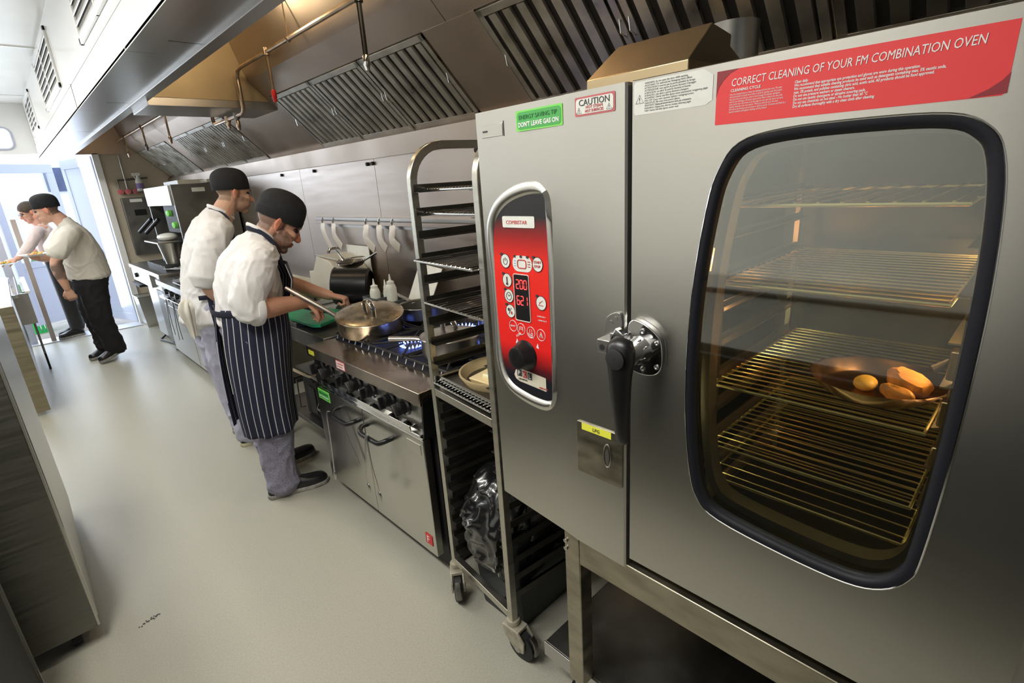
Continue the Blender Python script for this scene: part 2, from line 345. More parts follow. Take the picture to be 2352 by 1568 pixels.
# slanted back with filters : plane x+z=3.86, from (1.9,1.96) to (1.567,2.293)
def SL(s, n=0.0):  # s = distance up the slope from the bottom edge, n = proud of the plane (towards aisle/down)
    q = math.sqrt(0.5); return (XW - s * q - n * q, 1.96 + s * q - n * q)
def slab(m, s0, s1, y0, y1, n0, n1):
    a, b_, c, d = SL(s0, n0), SL(s1, n0), SL(s1, n1), SL(s0, n1)
    return m.prism([a, b_, c, d], 'y', y0, y1)
obj('back_ledge', M().prism([(XW, 1.83), (XW - 0.02, 1.83), (XW - 0.035, 1.945), (XW, 1.97)], 'y', -2.2, YE), 'hood', hd)
for y0, y1 in ((-2.2, 0.05), (0.05, 1.95), (1.95, 4.05), (4.05, 4.5), (4.5, 6.95), (6.95, YE)):
    obj('back_panel', slab(M(), 0.475, 0.62, y0 + 0.002, y1 - 0.002, -0.01, 0.0), 'hood', hd)
    obj('back_panel', slab(M(), 0.0, 0.475, y0 + 0.002, y1 - 0.002, -0.02, -0.008), 'hood', hd)
    obj('upper_panel', M().prism([SL(0.62), SL(0.62, -0.01), (1.33, ZC), (1.32, ZC)], 'y', y0 + 0.002, y1 - 0.002), 'hood', hd)
for y0, y1 in ((1.77, 2.13), (3.97, 5.06), (6.87, 7.2)):
    obj('blank_panel', slab(M(), 0.0, 0.475, y0, y1, -0.008, 0.001), 'hood', hd, 0.001)
fi = 0
def bank(edges, lab):
    for y1, y0, nm in edges:
        f = thing('grease_filter', nm, 'filter', (1.72, (y0 + y1) / 2, 1.96), 'grease filters in the slanted back of the canopy')
        fr = M(); slab(fr, 0.005, 0.035, y0, y1, -0.006, 0.008); slab(fr, 0.44, 0.47, y0, y1, -0.006, 0.008); slab(fr, 0.005, 0.47, y0, y0 + 0.028, -0.006, 0.008); slab(fr, 0.005, 0.47, y1 - 0.028, y1, -0.006, 0.008)
        obj('frame', fr, 'filter', f, 0.0015)
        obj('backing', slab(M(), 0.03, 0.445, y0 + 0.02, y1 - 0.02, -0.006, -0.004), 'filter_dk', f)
        n = 7; w = (y1 - y0 - 0.056) / n
        for k in range(n):
            a = y0 + 0.028 + k * w; b0 = SL(0.04, 0.0); b1 = SL(0.435, 0.0)
            sec = [(0.10, -0.002), (0.14, 0.010), (0.66, 0.010), (0.72, -0.002)]
            def P(s, u, nn): x, z = SL(s, nn); return (x, a + u * w, z)
            vs = [P(0.037, u, nn) for u, nn in sec] + [P(0.438, u, nn) for u, nn in sec]
            mm = M().add(vs, [(0, 1, 5, 4), (1, 2, 6, 5), (2, 3, 7, 6), (3, 2, 1, 0), (4, 5, 6, 7)])
            obj('baffle', mm, 'filter', f)
        for hy in (y0 + 0.014, y1 - 0.014):
            px, pz = SL(0.2, 0.008); qx, qz = SL(0.27, 0.008); rx, rz = SL(0.235, 0.03)
            obj('clip', M().tube([(px, hy, pz), (rx, hy, rz), (qx, hy, qz)], 0.0022, 5), 'chrome', f)
bank([(1.76, 1.16, 'dark greasy filter above the oven with its corner by the blank canopy panel'), (1.15, 0.55, 'dark greasy filter above the oven control panel behind the vent box'), (0.54, -0.06, 'dark greasy filter above the oven door, rightmost in the photo'), (-0.07, -0.67, 'dark greasy filter beyond the oven, past the right edge of the photo')], '')
bank([(3.95, 3.35, 'louvred filter left of three over the front chef'), (3.34, 2.74, 'louvred filter in the middle of three over the hob'), (2.73, 2.14, 'louvred filter right of three, nearest the trolley top')], '')
bank([(6.85, 6.26, 'grey filter left of three in the second canopy bay'), (6.25, 5.66, 'grey filter middle of three in the second canopy bay'), (5.65, 5.07, 'grey filter right of three in the second canopy bay')], '')
bank([(8.8, 8.28, 'far filter left of three in the last canopy bay'), (8.27, 7.75, 'far filter middle of three in the last canopy bay'), (7.74, 7.22, 'far filter right of three in the last canopy bay')], '')
# cross partition at y=4.05..4.5
BR = mat('lamplit_hood_end', (0.44, 0.35, 0.22), 0.5, 0.75, 0.12, 3)  # warm hood-lamp light is put into this brown colour
obj('end_panel', M().prism([(0.86, ZL + 0.02), (1.6, ZL + 0.02), (1.33, ZC), (0.86, ZC)], 'y', 4.05, 4.06), BR, hd)
obj('end_panel', M().prism([(0.86, ZL + 0.02), (1.6, ZL + 0.02), (1.33, ZC), (0.86, ZC)], 'y', 4.52, 4.53), 'hood', hd)
obj('cross_gutter', M().prism([(0.84, ZL - 0.03), (1.64, ZL - 0.03), (1.61, ZL + 0.02), (0.84, ZL + 0.02)], 'y', 4.05, 4.53), 'steel', hd, 0.003)
obj('end_panel', M().prism([(0.55, 2.285), (1.57, 2.285), (1.33, ZC), (0.55, ZC)], 'y', YE - 0.03, YE - 0.02), 'hood', hd)
obj('end_panel', M().box(0.85, XW, -2.2, -2.19, ZL, ZC), 'hood', hd)
# light fittings
for y, lb_ in ((1.75, 'over the trolley'), (3.35, 'over the work table'), (5.8, 'in the second bay')):
    t = thing('bulkhead_light', 'round bulkhead lamp up inside the canopy ' + lb_, 'light', (1.12, y, ZC - 0.12), 'bulkhead lamps inside the canopy')
    obj('base', M().cyl((1.12, y, ZC - 0.03), (1.12, y, ZC), 0.09, n=24), 'steel_dk', t)
    obj('globe', M().lathe([(0.075, ZC - 0.03), (0.078, ZC - 0.06), (0.06, ZC - 0.09), (0.03, ZC - 0.105), (0.001, ZC - 0.108)], (1.12, y, 0)), mat('lamp_glass', (1, 0.8, 0.5), 0.3, emit=(1, 0.72, 0.36), estr=6), t)
# fire suppression pipe
pp = thing('suppression_pipe', 'copper fire suppression pipe running through the canopy with hanging nozzles', 'pipe', (1.38, 4.0, 2.2))
px = 1.38
path = cat([(px, -1.0, 2.45), (px, 3.90, 2.45)], 1) + [(px, 3.96, 2.44), (px, 3.985, 2.41), (px, 3.99, 2.38), (px, 3.99, 2.22), (px, 4.0, 2.195), (px, 4.03, 2.185), (px, 4.65, 2.185), (px, 4.68, 2.195), (px, 4.69, 2.22), (px, 4.69, 2.40), (px, 4.71, 2.43), (px, 4.75, 2.44), (px, 8.85, 2.44)]
obj('pipe_run', M().tube(path, 0.013, 10), 'copper', pp)
def nozzle(y, z0, z1, body='black', tip='copper', x=px, big=False):
    r = 0.011 if not big else 0.014
    nz = obj('dropper', M().cyl((x, y, z0), (x, y, z1 + 0.05), r * 0.85, n=10).cyl((x, y, z0 - 0.02), (x, y, z0 + 0.02), 0.02, n=12), body, pp)
    obj('nozzle_tip', M().lathe([(0.001, z1), (0.011, z1 + 0.002), (0.012, z1 + 0.02), (0.015, z1 + 0.025), (0.015, z1 + 0.06), (0.010, z1 + 0.07)], (x, y, 0), n=14), tip, nz)
nozzle(2.32, 2.45, 2.155, 'black', 'chrome', big=True); nozzle(3.43, 2.45, 2.175, 'copper', 'red')
nozzle(1.28, 2.45, 2.20, 'copper', 'red'); nozzle(4.35, 2.185, 2.12, 'copper', 'copper'); nozzle(4.15, 2.185, 2.09, 'steel_dk', 'copper')
nozzle(6.1, 2.44, 2.17, 'copper', 'copper'); nozzle(7.2, 2.44, 2.19, 'copper', 'steel_dk'); nozzle(8.3, 2.44, 2.2, 'copper', 'copper')
obj('hanger', M().cyl((px, 3.1, 2.45), (px, 3.1, 2.85), 0.004, n=6).tube([(px, 3.1, 2.465), (px + 0.02, 3.1, 2.45), (px, 3.1, 2.43), (px - 0.02, 3.1, 2.45)], 0.004, 6, closed=True), 'copper', pp)
# ================================================================ COMBINATION OVEN
X0 = 0.88
ov = thing('combination_oven', 'large stainless combination oven with red control panel and glass door, at the right', 'oven', (1.25, 0.48, 0.73))
def YZ(x, pts): return [(x, p[0], p[1]) for p in pts]
# body shell
obj('body_shell', M().box(0.965, 1.66, 1.012, 1.03, 0.735, 1.80).box(0.965, 1.66, -0.09, -0.072, 0.735, 1.80).box(0.965, 1.66, -0.09, 1.03, 1.785, 1.80).box(0.965, 1.66, -0.09, 1.03, 0.73, 0.75).box(1.64, 1.66, -0.09, 1.03, 0.735, 1.80).box(0.965, 1.66, 0.56, 0.58, 0.75, 1.79), 'steel', ov, 0.002)
# cavity lining
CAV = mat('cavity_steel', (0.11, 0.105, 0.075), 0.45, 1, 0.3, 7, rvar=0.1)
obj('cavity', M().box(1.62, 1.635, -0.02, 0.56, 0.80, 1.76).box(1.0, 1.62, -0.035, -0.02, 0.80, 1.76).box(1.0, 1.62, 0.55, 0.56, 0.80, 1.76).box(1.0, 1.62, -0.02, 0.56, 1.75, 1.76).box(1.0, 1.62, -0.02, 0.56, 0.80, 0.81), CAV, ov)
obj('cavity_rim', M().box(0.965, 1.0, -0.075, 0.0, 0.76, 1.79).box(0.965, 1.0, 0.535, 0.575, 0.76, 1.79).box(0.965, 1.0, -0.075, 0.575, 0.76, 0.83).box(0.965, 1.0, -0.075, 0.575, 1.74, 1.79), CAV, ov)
# door
D0, D1, DZ0, DZ1 = -0.072, 0.580, 0.757, 1.803
win = [(0.406, 1.640), (0.376, 1.678), (0.312, 1.692), (0.201, 1.694), (0.117, 1.689), (0.080, 1.672), (0.061, 1.640), (0.050, 1.565), (0.045, 1.43), (0.048, 1.233), (0.057, 1.062), (0.067, 1.010), (0.097, 0.973), (0.147, 0.956), (0.246, 0.957), (0.37, 0.972), (0.415, 1.003), (0.436, 1.078), (0.449, 1.227), (0.444, 1.421), (0.424, 1.577)]
wo = cat(win, 4, True)
cy, cz = 0.25, 1.32
def offs(pts, d):
    n = len(pts); out = []
    for i in range(n):
        a = Vector(pts[i - 1]); b = Vector(pts[(i + 1) % n]); t = (b - a).normalized(); nn = Vector((t.y, -t.x))
        p = Vector(pts[i]); c = Vector((cy, cz))
        if (c - p).dot(nn) < 0: nn = -nn
        out.append(tuple(p + nn * d))
    return out
def outer(p):
    dy, dz = p[0] - cy, p[1] - cz; k = min((D1 - cy) / dy if dy > 0 else (D0 - cy) / dy if dy < 0 else 1e9, (DZ1 - cz) / dz if dz > 0 else (DZ0 - cz) / dz if dz < 0 else 1e9)
    return (cy + dy * k, cz + dz * k)
o2 = [outer(p) for p in wo]
# snap the samples nearest to the corners
for c in ((D0, DZ0), (D0, DZ1), (D1, DZ0), (D1, DZ1)):
    i = min(range(len(o2)), key=lambda i: (o2[i][0] - c[0]) ** 2 + (o2[i][1] - c[1]) ** 2); o2[i] = c
dm = M(); wi = offs(wo, -0.004)
dm.rings([YZ(0.935, o2), YZ(X0 + 0.004, o2), YZ(X0, [(cy + (p[0] - cy) * 0.993, cz + (p[1] - cz) * 0.996) for p in o2]), YZ(X0, wi), YZ(0.90, wo)], True, False)
obj('door_plate', dm, 'steel_h', ov, ang=25)
gk = M(); g0 = wo; gi = offs(wo, 0.015)
gk.rings([YZ(X0 + 0.006, offs(wo, -0.003)), YZ(X0 - 0.0015, offs(wo, -0.001)), YZ(X0 - 0.002, offs(wo, 0.005)), YZ(X0 + 0.001, offs(wo, 0.012)), YZ(X0 + 0.008, gi), YZ(X0 + 0.02, gi)], True, False)
obj('window_gasket', gk, 'rubber', ov, ang=60)
tr = offs(wo, -0.0025)
obj('window_trim', M().tube(YZ(X0 - 0.0005, tr), 0.0016, 6, closed=True), 'chrome', ov)
OG = bpy.data.materials.new('oven_glass'); OG.use_nodes = True; nt = OG.node_tree; nt.nodes.clear()
o_ = nt.nodes.new('ShaderNodeOutputMaterial'); mx_ = nt.nodes.new('ShaderNodeMixShader'); t_ = nt.nodes.new('ShaderNodeBsdfTransparent'); g_ = nt.nodes.new('ShaderNodeBsdfGlossy')
t_.inputs[0].default_value = (0.62, 0.62, 0.50, 1); g_.inputs['Roughness'].default_value = 0.035; g_.inputs[0].default_value = (0.92, 0.97, 0.93, 1)
fr_ = nt.nodes.new('ShaderNodeLayerWeight'); fr_.inputs[0].default_value = 0.22; ad = nt.nodes.new('ShaderNodeMath'); ad.operation = 'ADD'; ad.inputs[1].default_value = 0.20; ad.use_clamp = True
nt.links.new(fr_.outputs['Facing'], ad.inputs[0]); nt.links.new(ad.outputs[0], mx_.inputs[0]); nt.links.new(t_.outputs[0], mx_.inputs[1]); nt.links.new(g_.outputs[0], mx_.inputs[2]); nt.links.new(mx_.outputs[0], o_.inputs[0])
gp = offs(wo, 0.012)
obj('pane', M().add(YZ(X0 + 0.012, gp), [tuple(range(len(gp)))]), OG, ov, flat=True)
obj('inner_frame', M().rings([YZ(0.93, offs(wo, 0.02)), YZ(0.93, offs(wo, 0.004)), YZ(0.965, offs(wo, 0.004)), YZ(0.965, offs(wo, 0.02))], True, False, True), 'steel_dk', ov)
for y in (0.066, 0.475):
    for x in (1.06, 1.5): obj('rack_upright', M().box(x - 0.008, x + 0.008, y - 0.006, y + 0.006, 0.83, 1.74), 'steel', ov)
    for k in range(10):
        z = 0.905 + k * 0.075; s = 1 if y < 0.2 else -1
        obj('shelf_runner', M().box(1.03, 1.52, y, y + s * 0.022, z - 0.0015, z + 0.0015).box(1.03, 1.52, y, y + s * 0.002, z, z + 0.012), 'steel', ov)
BRS = mat('yellow_wire', (0.95, 0.88, 0.50), 0.3, 1)  # one even pale yellow metal for the oven wires
def wire_shelf(x0, x1, y0, y1, z, lab, n=18, r=0.0022, ma='chrome', group=None, knob=True, rot=None, step_y=False, catg='shelf'):
    t = thing('wire_shelf', lab, catg, ((x0 + x1) / 2, (y0 + y1) / 2, z - 0.003), group)
    obj('rim', M().tube([(x0, y0, z), (x1, y0, z), (x1, y1, z), (x0, y1, z)], r * 1.6, 8, closed=True), ma, t)
    for k in range(n):
        f = (k + 0.5) / n
        if step_y: y = y0 + (y1 - y0) * f; mm = M().tube([(x0 - 0.001, y, z + r * 1.9), (x0, y, z + r * 2.2), (x1, y, z + r * 2.2)], r, 6)
        else: x = x0 + (x1 - x0) * f; mm = M().tube([(x, y0, z + r * 2.2), (x, y1, z + r * 2.2)], r * 0.8, 6)
        obj('wire', mm, ma, t)
    return t
GO = 'wire shelves inside the lit oven'
wire_shelf(1.0, 1.5, 0.092, 0.45, 1.573, 'topmost wire shelf inside the oven, seen nearly edge-on', 10, ma=BRS, group=GO, step_y=True)
wire_shelf(1.0, 1.5, 0.092, 0.45, 1.423, 'second wire shelf from the top inside the oven', 16, ma=BRS, group=GO)
wire_shelf(1.0, 1.5, 0.092, 0.45, 1.205, 'wire shelf in the oven that carries the frying pan', 20, ma=BRS, group=GO)
wire_shelf(1.0, 1.5, 0.092, 0.45, 1.062, 'empty wire shelf in the oven, second from the bottom', 20, ma=BRS, group=GO)
wire_shelf(1.0, 1.5, 0.092, 0.45, 0.985, 'lowest wire shelf inside the oven', 14, ma=BRS, group=GO)
obj('lamp_lens', M().lathe([(0.028, 0), (0.026, 0.01), (0.001, 0.014)], (1.16, 0.549, 1.44), (0, -1, 0)), mat('oven_lamp', (1, 0.5, 0.2), 0.3, emit=(1, 0.35, 0.10), estr=5), ov)
for z, h in ((1.322, 0.05), (1.238, 0.046), (1.158, 0.04)):
    obj('lamp_glint_clip', M().box(1.018, 1.045, 0.060, 0.082, z - h / 2, z + h / 2), 'copper', ov, 0.003)  # copper colour stands in for lamp reflections on the slide rack
# pan with food
fp = thing('frying_pan', 'steel frying pan with roasting food glowing inside the oven', 'pan', (1.13, 0.195, 1.211))
px_, py_ = 1.125, 0.19
obj('bowl', M().lathe([(0.001, 1.212), (0.078, 1.212), (0.09, 1.220), (0.108, 1.244), (0.112, 1.246), (0.094, 1.223), (0.079, 1.2155), (0.001, 1.2155)], (px_, py_, 0), n=40), mat('pan_metal', (0.70, 0.48, 0.36), 0.2, 1), fp)
obj('handle', M().tube([(px_ + 0.09, py_ - 0.07, 1.245), (px_ + 0.14, py_ - 0.115, 1.27), (px_ + 0.26, py_ - 0.15, 1.29)], [0.010, 0.009, 0.011], 10, flat=0.5), 'blackm', fp)
fd = thing('roast_food', 'golden roasted chicken piece lying in the frying pan in the oven', 'food', (1.13, 0.17, 1.216))
FD = mat('roast', (0.70, 0.34, 0.08), 0.45, 0, 0.4, 22, bump=0.6)
m = M().ell((1.150, 0.145, 1.235), (0.046, 0.030, 0.028), Euler((0.2, 0.1, 0.5)), 40, 24).ell((1.10, 0.152, 1.228), (0.032, 0.020, 0.014), Euler((0, 0, 1.0)), 32, 18)
for i_, p_ in enumerate(m.v):
    q_ = Vector(p_); n_ = noise.noise(q_ * 38) * 0.010 + noise.noise(q_ * 110) * 0.003; d_ = (q_ - Vector((1.13, 0.15, 1.22))).normalized(); q_ += d_ * n_; q_.z = min(q_.z, 1.252 + 0.3 * (q_.y - 0.145)); m.v[i_] = tuple(q_)
obj('meat', m, FD, fd); obj('potato', M().ell((1.12, 0.205, 1.229), (0.026, 0.02, 0.014)), mat('potato', (0.80, 0.55, 0.12), 0.5, 0, 0.2, 20), fd)
# ---- control column
PX = 0.885
obj('column_cover', M().rings([[(0.965, 1.03, 0.748), (0.893, 1.03, 0.748), (0.889, 1.027, 0.748), (X0 + 0.003, 0.783, 0.732), (X0, 0.735, 0.728), (X0, 0.594, 0.725), (X0 + 0.004, 0.590, 0.725), (0.965, 0.590, 0.725)],
    [(0.965, 1.03, 1.803), (0.893, 1.03, 1.803), (0.889, 1.027, 1.803), (X0 + 0.003, 0.745, 1.803), (X0, 0.735, 1.803), (X0, 0.594, 1.803), (X0 + 0.004, 0.590, 1.803), (0.965, 0.590, 1.803)]], True, True), 'steel_v', ov, ang=20)
obj('door_gap', M().box(0.90, 0.96, 0.578, 0.592, 0.74, 1.80), 'blackm', ov)
def cx(y): return 0.889 - (1.027 - max(min(y, 1.03), 0.745)) / (1.027 - 0.745) * 0.006
ctl = [(0.822, 1.612), (0.865, 1.611), (0.915, 1.599), (0.955, 1.578), (0.983, 1.545), (0.993, 1.50), (0.998, 1.40), (0.998, 1.30), (0.994, 1.21), (0.982, 1.15), (0.955, 1.118), (0.90, 1.104), (0.85, 1.100), (0.818, 1.104), (0.807, 1.125), (0.806, 1.25), (0.804, 1.45), (0.804, 1.58), (0.808, 1.604)]
co = cat(ctl, 4, True); ccy, ccz = 0.9, 1.35
def offc(pts, d):
    out = []
    for i in range(len(pts)):
        a = Vector(pts[i - 1]); b = Vector(pts[(i + 1) % len(pts)]); t = (b - a).normalized(); nn = Vector((t.y, -t.x)); p = Vector(pts[i])
        if (Vector((ccy, ccz)) - p).dot(nn) < 0: nn = -nn
        out.append(tuple(p + nn * d))
    return out
def CP(dx, pts): return [(cx(p[0]) + dx, p[0], p[1]) for p in pts]
def bulge(p, k): # lower-left / upper-left swelling of the surround
    return k * max(0.25, min(1.0, abs(p[1] - 1.35) / 0.22))
oo = [offc(co, -0.034)[i] if abs(co[i][1] - 1.35) > 0.12 and co[i][0] > 0.82 else offc(co, -0.018)[i] for i in range(len(co))]
for _ in range(6): oo = [tuple((Vector(oo[i - 1]) + Vector(oo[i]) * 2 + Vector(oo[(i + 1) % len(oo)])) / 4) for i in range(len(oo))]
mid = [tuple((Vector(a) + Vector(b) * 1.2) / 2.2) for a, b in zip(oo, co)]
obj('panel_surround', M().rings([CP(0.002, oo), [(cx(p[0]) - bulge(p, 0.010), p[0], p[1]) for p in mid], [(cx(p[0]) - bulge(p, 0.007), p[0], p[1]) for p in offc(co, -0.003)], CP(0.0, offc(co, 0.002))], True, False), 'steel_v', ov, ang=80)
RP = bpy.data.materials.new('printed_red_panel'); RP.use_nodes = True; nt = RP.node_tree; b_ = nt.nodes['Principled BSDF']
gm = nt.nodes.new('ShaderNodeNewGeometry'); sp = nt.nodes.new('ShaderNodeSeparateXYZ'); rp = nt.nodes.new('ShaderNodeValToRGB'); mr = nt.nodes.new('ShaderNodeMapRange')
mr.inputs[1].default_value = 1.10; mr.inputs[2].default_value = 1.62; nt.links.new(gm.outputs['Position'], sp.inputs[0]); nt.links.new(sp.outputs[2], mr.inputs[0]); nt.links.new(mr.outputs[0], rp.inputs[0])
e = rp.color_ramp.elements; e[0].position = 0.10; e[0].color = (0.012, 0.013, 0.018, 1); e[1].position = 0.26; e[1].color = (0.80, 0.02, 0.018, 1)
for pos, cl in ((0.15, (0.10, 0.01, 0.015, 1)), (0.68, (0.85, 0.03, 0.02, 1)), (0.80, (0.30, 0.015, 0.015, 1)), (0.88, (0.02, 0.018, 0.022, 1))):
    q = e.new(pos); q.color = cl
nt.links.new(rp.outputs[0], b_.inputs['Base Color']); b_.inputs['Roughness'].default_value = 0.28
obj('control_panel', M().add(CP(-0.001, offc(co, 0.001)), [tuple(range(len(co)))]), RP, ov, flat=True)
cp = obj('control_glass', M().add(CP(-0.0012, [(0.93, 1.61)] * 3), [(0, 1, 2)]), RP, ov, flat=True); bpy.data.objects.remove(cp)
def disc(y, z, ry, rz, dx, ma, name='button', par=ov, th=0.0015, n=24):
    pts = [(y + ry * math.cos(2 * math.pi * k / n), z + rz * math.sin(2 * math.pi * k / n)) for k in range(n)]
    x = cx(y) - dx; return obj(name, M().prism(pts, 'x', x - th, x), ma, par)
def ring(y, z, ry, rz, dx, ma, name='ring', par=ov, r=0.0008, n=24, a0=0, a1=360):
    full = a1 - a0 >= 360; pts = [(cx(y) - dx, y + ry * math.cos(math.radians(a0 + (a1 - a0) * k / n)), z + rz * math.sin(math.radians(a0 + (a1 - a0) * k / n))) for k in range(n + (0 if full else 1))]
    return obj(name, M().tube(pts, r, 5, closed=full), ma, par)
def bars(segs, ma, name, par, dx, r=0.0008):
    m = M()
    for a, b in segs: m.tube([(cx(a[0]) - dx, a[0], a[1]), (cx(b[0]) - dx, b[0], b[1])], r, 5)
    return obj(name, m, ma, par)
RIGHT, UP = (0, -1, 0), (0, 0, 1)
lb = obj('name_plate', M().prism(rect_round(0.842, 0.950, 1.535, 1.562, 0.004), 'x', cx(0.9) - 0.0035, cx(0.9) - 0.001), 'paperw', ov)
text('lettering', 'COMBISTAR', 0.0125, (cx(0.9) - 0.0039, 0.937, 1.5435), RIGHT, UP, 'inkr', ov, sx=1.05)
BW = 'paperw'
def btn(y, z, icon=None, ry=0.0165, rz=0.0175):
    b = disc(y, z, ry, rz, 0.001, BW); ring(y, z, ry, rz, 0.0026, 'inkk', 'button_edge', b); disc(y + ry * 0.75, z + rz * 0.95, 0.004, 0.0035, 0.003, 'inkk', 'led', b); return b
b = btn(0.951, 1.452); ring(0.951, 1.451, 0.007, 0.008, 0.0028, 'inkk', 'icon', b, a0=120, a1=420); bars([((0.951, 1.452), (0.951, 1.461))], 'inkk', 'icon', b, 0.0028)
wd = obj('button', M().prism(rect_round(0.858, 0.924, 1.429, 1.468, 0.018), 'x', cx(0.9) - 0.0025, cx(0.9) - 0.001), BW, ov)
obj('icon', M().tube([(cx(0.9) - 0.003, p[0], p[1]) for p in rect_round(0.877, 0.906, 1.438, 1.458, 0.006)], 0.0014, 5, closed=True), 'inkr', wd)
bars([((0.912, 1.455 - k * 0.006), (0.919, 1.455 - k * 0.006)) for k in range(3)], mat('blue_ink', (0.1, 0.4, 0.75), 0.5), 'icon', wd, 0.003)
bars([((0.863, 1.455 - k * 0.006), (0.871, 1.455 - k * 0.006)) for k in range(3)], 'inkr', 'icon', wd, 0.003)
for k in range(3): disc(0.915 - k * 0.022, 1.4665, 0.0035, 0.0032, 0.003, 'inkk', 'led', wd)
b = btn(0.838, 1.451); text('lettering', 'START', 0.0085, (cx(0.84) - 0.0035, 0.850, 1.4535), RIGHT, UP, 'inkr', ov); text('lettering', 'STOP', 0.0085, (cx(0.84) - 0.0035, 0.849, 1.4435), RIGHT, UP, 'inkr', ov)
b = btn(0.949, 1.403); bars([((0.949, 1.396), (0.949, 1.412))], 'inkk', 'icon', b, 0.0028, 0.0018); disc(0.949, 1.394, 0.003, 0.003, 0.003, 'inkk', 'icon', b)
b = btn(0.946, 1.363); ring(0.946, 1.362, 0.009, 0.010, 0.0028, 'inkk', 'icon', b); bars([((0.946, 1.362), (0.950, 1.367)), ((0.946, 1.362), (0.941, 1.366))], 'inkg', 'icon', b, 0.0028)
b = btn(0.944, 1.323); bars([((0.950, 1.314), (0.940, 1.332))], 'inkk', 'icon', b, 0.0028); disc(0.939, 1.319, 0.002, 0.004, 0.003, 'inkr', 'icon', b); disc(0.949, 1.327, 0.003, 0.004, 0.003, 'inkk', 'icon', b)
b = btn(0.832, 1.358); bars([((0.840, 1.352), (0.825, 1.352)), ((0.838, 1.358), (0.827, 1.364)), ((0.84, 1.352), (0.834, 1.360))], 'inkr', 'icon', b, 0.0028)
ds = obj('display', M().prism(rect_round(0.873, 0.922, 1.305, 1.420, 0.004), 'x', cx(0.9) - 0.003, cx(0.9) - 0.001), 'black', ov)
obj('display_frame', M().tube([(cx(0.9) - 0.003, p[0], p[1]) for p in rect_round(0.871, 0.924, 1.303, 1.422, 0.005)], 0.0011, 6, closed=True), BW, ds)
LED = mat('led_digits', (0.9, 0.05, 0.05), 0.4, emit=(1, 0.05, 0.05), estr=2.0)
SEG = {'0': 'abcdef', '1': 'bc', '2': 'abged', '6': 'afgedc'}
def digits(s, ytop, z, w=0.009, h=0.011, pit=0.0135):
    m = M()
    for i, ch in enumerate(s):
        y0 = ytop - i * pit; y1 = y0 - w; A = dict(a=((y0, z + 2 * h), (y1, z + 2 * h)), b=((y1, z + 2 * h), (y1, z + h)), c=((y1, z + h), (y1, z)), d=((y0, z), (y1, z)), e=((y0, z + h), (y0, z)), f=((y0, z + 2 * h), (y0, z + h)), g=((y0, z + h), (y1, z + h)))
        for c in SEG[ch]:
            p, q = Vector(A[c][0]), Vector(A[c][1]); d = (q - p) * 0.1; p += d; q -= d
            m.tube([(cx(0.9) - 0.0036, p.x, p.y), (cx(0.9) - 0.0036, q.x, q.y)], 0.0011, 4)
    return obj('digits', m, LED, ds)
digits('200', 0.915, 1.386); digits('621', 0.915, 1.345)
for k, (y, z) in enumerate(((0.938, 1.284), (0.908, 1.280), (0.873, 1.277), (0.838, 1.276))):
    rg = ring(y, z, 0.0135, 0.0145, 0.0018, 'inkw', 'button_outline')
    if k == 0: text('lettering', 'READY', 0.006, (cx(y) - 0.0022, y + 0.0095, z - 0.002), RIGHT, UP, 'inkw', ov)
    if k == 1: bars([((y + 0.006, z - 0.005), (y + 0.006, z + 0.005)), ((y + 0.006, z + 0.005), (y - 0.006, z + 0.005)), ((y - 0.006, z + 0.005), (y - 0.006, z - 0.005)), ((y + 0.006, z), (y - 0.006, z))], 'inkw', 'icon', rg, 0.0018)
    if k == 2: bars([((y + 0.004, z - 0.002), (y + 0.004, z + 0.008)), ((y - 0.003, z - 0.002), (y - 0.003, z + 0.008))], 'inkw', 'icon', rg, 0.0018); ring(y - 0.003, z - 0.005, 0.003, 0.003, 0.0018, 'inkw', 'icon', rg)
    if k == 3: bars([((y + 0.006, z - 0.007), (y, z + 0.006)), ((y - 0.006, z - 0.007), (y, z + 0.006)), ((y, z - 0.007), (y, z + 0.008))], 'inkw', 'icon', rg, 0.0018)
text('lettering', 'COMBI PLUS 1', 0.0045, (cx(0.83) - 0.0018, 0.848, 1.322), RIGHT, UP, 'inkw', ov); text('lettering', 'COMBI PLUS 2', 0.0045, (cx(0.83) - 0.0018, 0.846, 1.312), RIGHT, UP, 'inkw', ov)
text('lettering', 'LOW', 0.009, (cx(0.9) - 0.0018, 0.926, 1.256), (0, -1, 0.5), (0, 0.5, 1), 'inkw', ov); text('lettering', 'HIGH', 0.009, (cx(0.9) - 0.0018, 0.886, 1.270), (0, -1, -0.5), (0, -0.5, 1), 'inkw', ov)
obj('arrow', M().prism([(0.932, 1.238), (0.926, 1.252), (0.922, 1.240)], 'x', cx(0.93) - 0.002, cx(0.93) - 0.001), 'inkw', ov); obj('arrow', M().prism([(0.857, 1.240), (0.851, 1.252), (0.848, 1.238)], 'x', cx(0.85) - 0.002, cx(0.85) - 0.001), 'inkw', ov)
kb = obj('knob', M().lathe([(0.040, 0), (0.040, 0.004), (0.035, 0.010), (0.031, 0.030), (0.028, 0.036), (0.018, 0.038), (0.001, 0.036)], (cx(0.9), 0.898, 1.212), (-1, 0, 0), 36), 'black', ov)
lg = obj('logo_plate', M().prism([(0.810, 1.162), (0.925, 1.170), (0.938, 1.162), (0.944, 1.148), (0.938, 1.138), (0.925, 1.133), (0.810, 1.125)][::-1], 'x', cx(0.9) - 0.0025, cx(0.9) - 0.001), mat('logo_cream', (0.66, 0.62, 0.50), 0.4), ov)
obj('logo_box', M().box(cx(0.9) - 0.0032, cx(0.9) - 0.0024, 0.915, 0.932, 1.148, 1.167).box(cx(0.9) - 0.0032, cx(0.9) - 0.0024, 0.878, 0.893, 1.146, 1.165), 'inkk', lg)
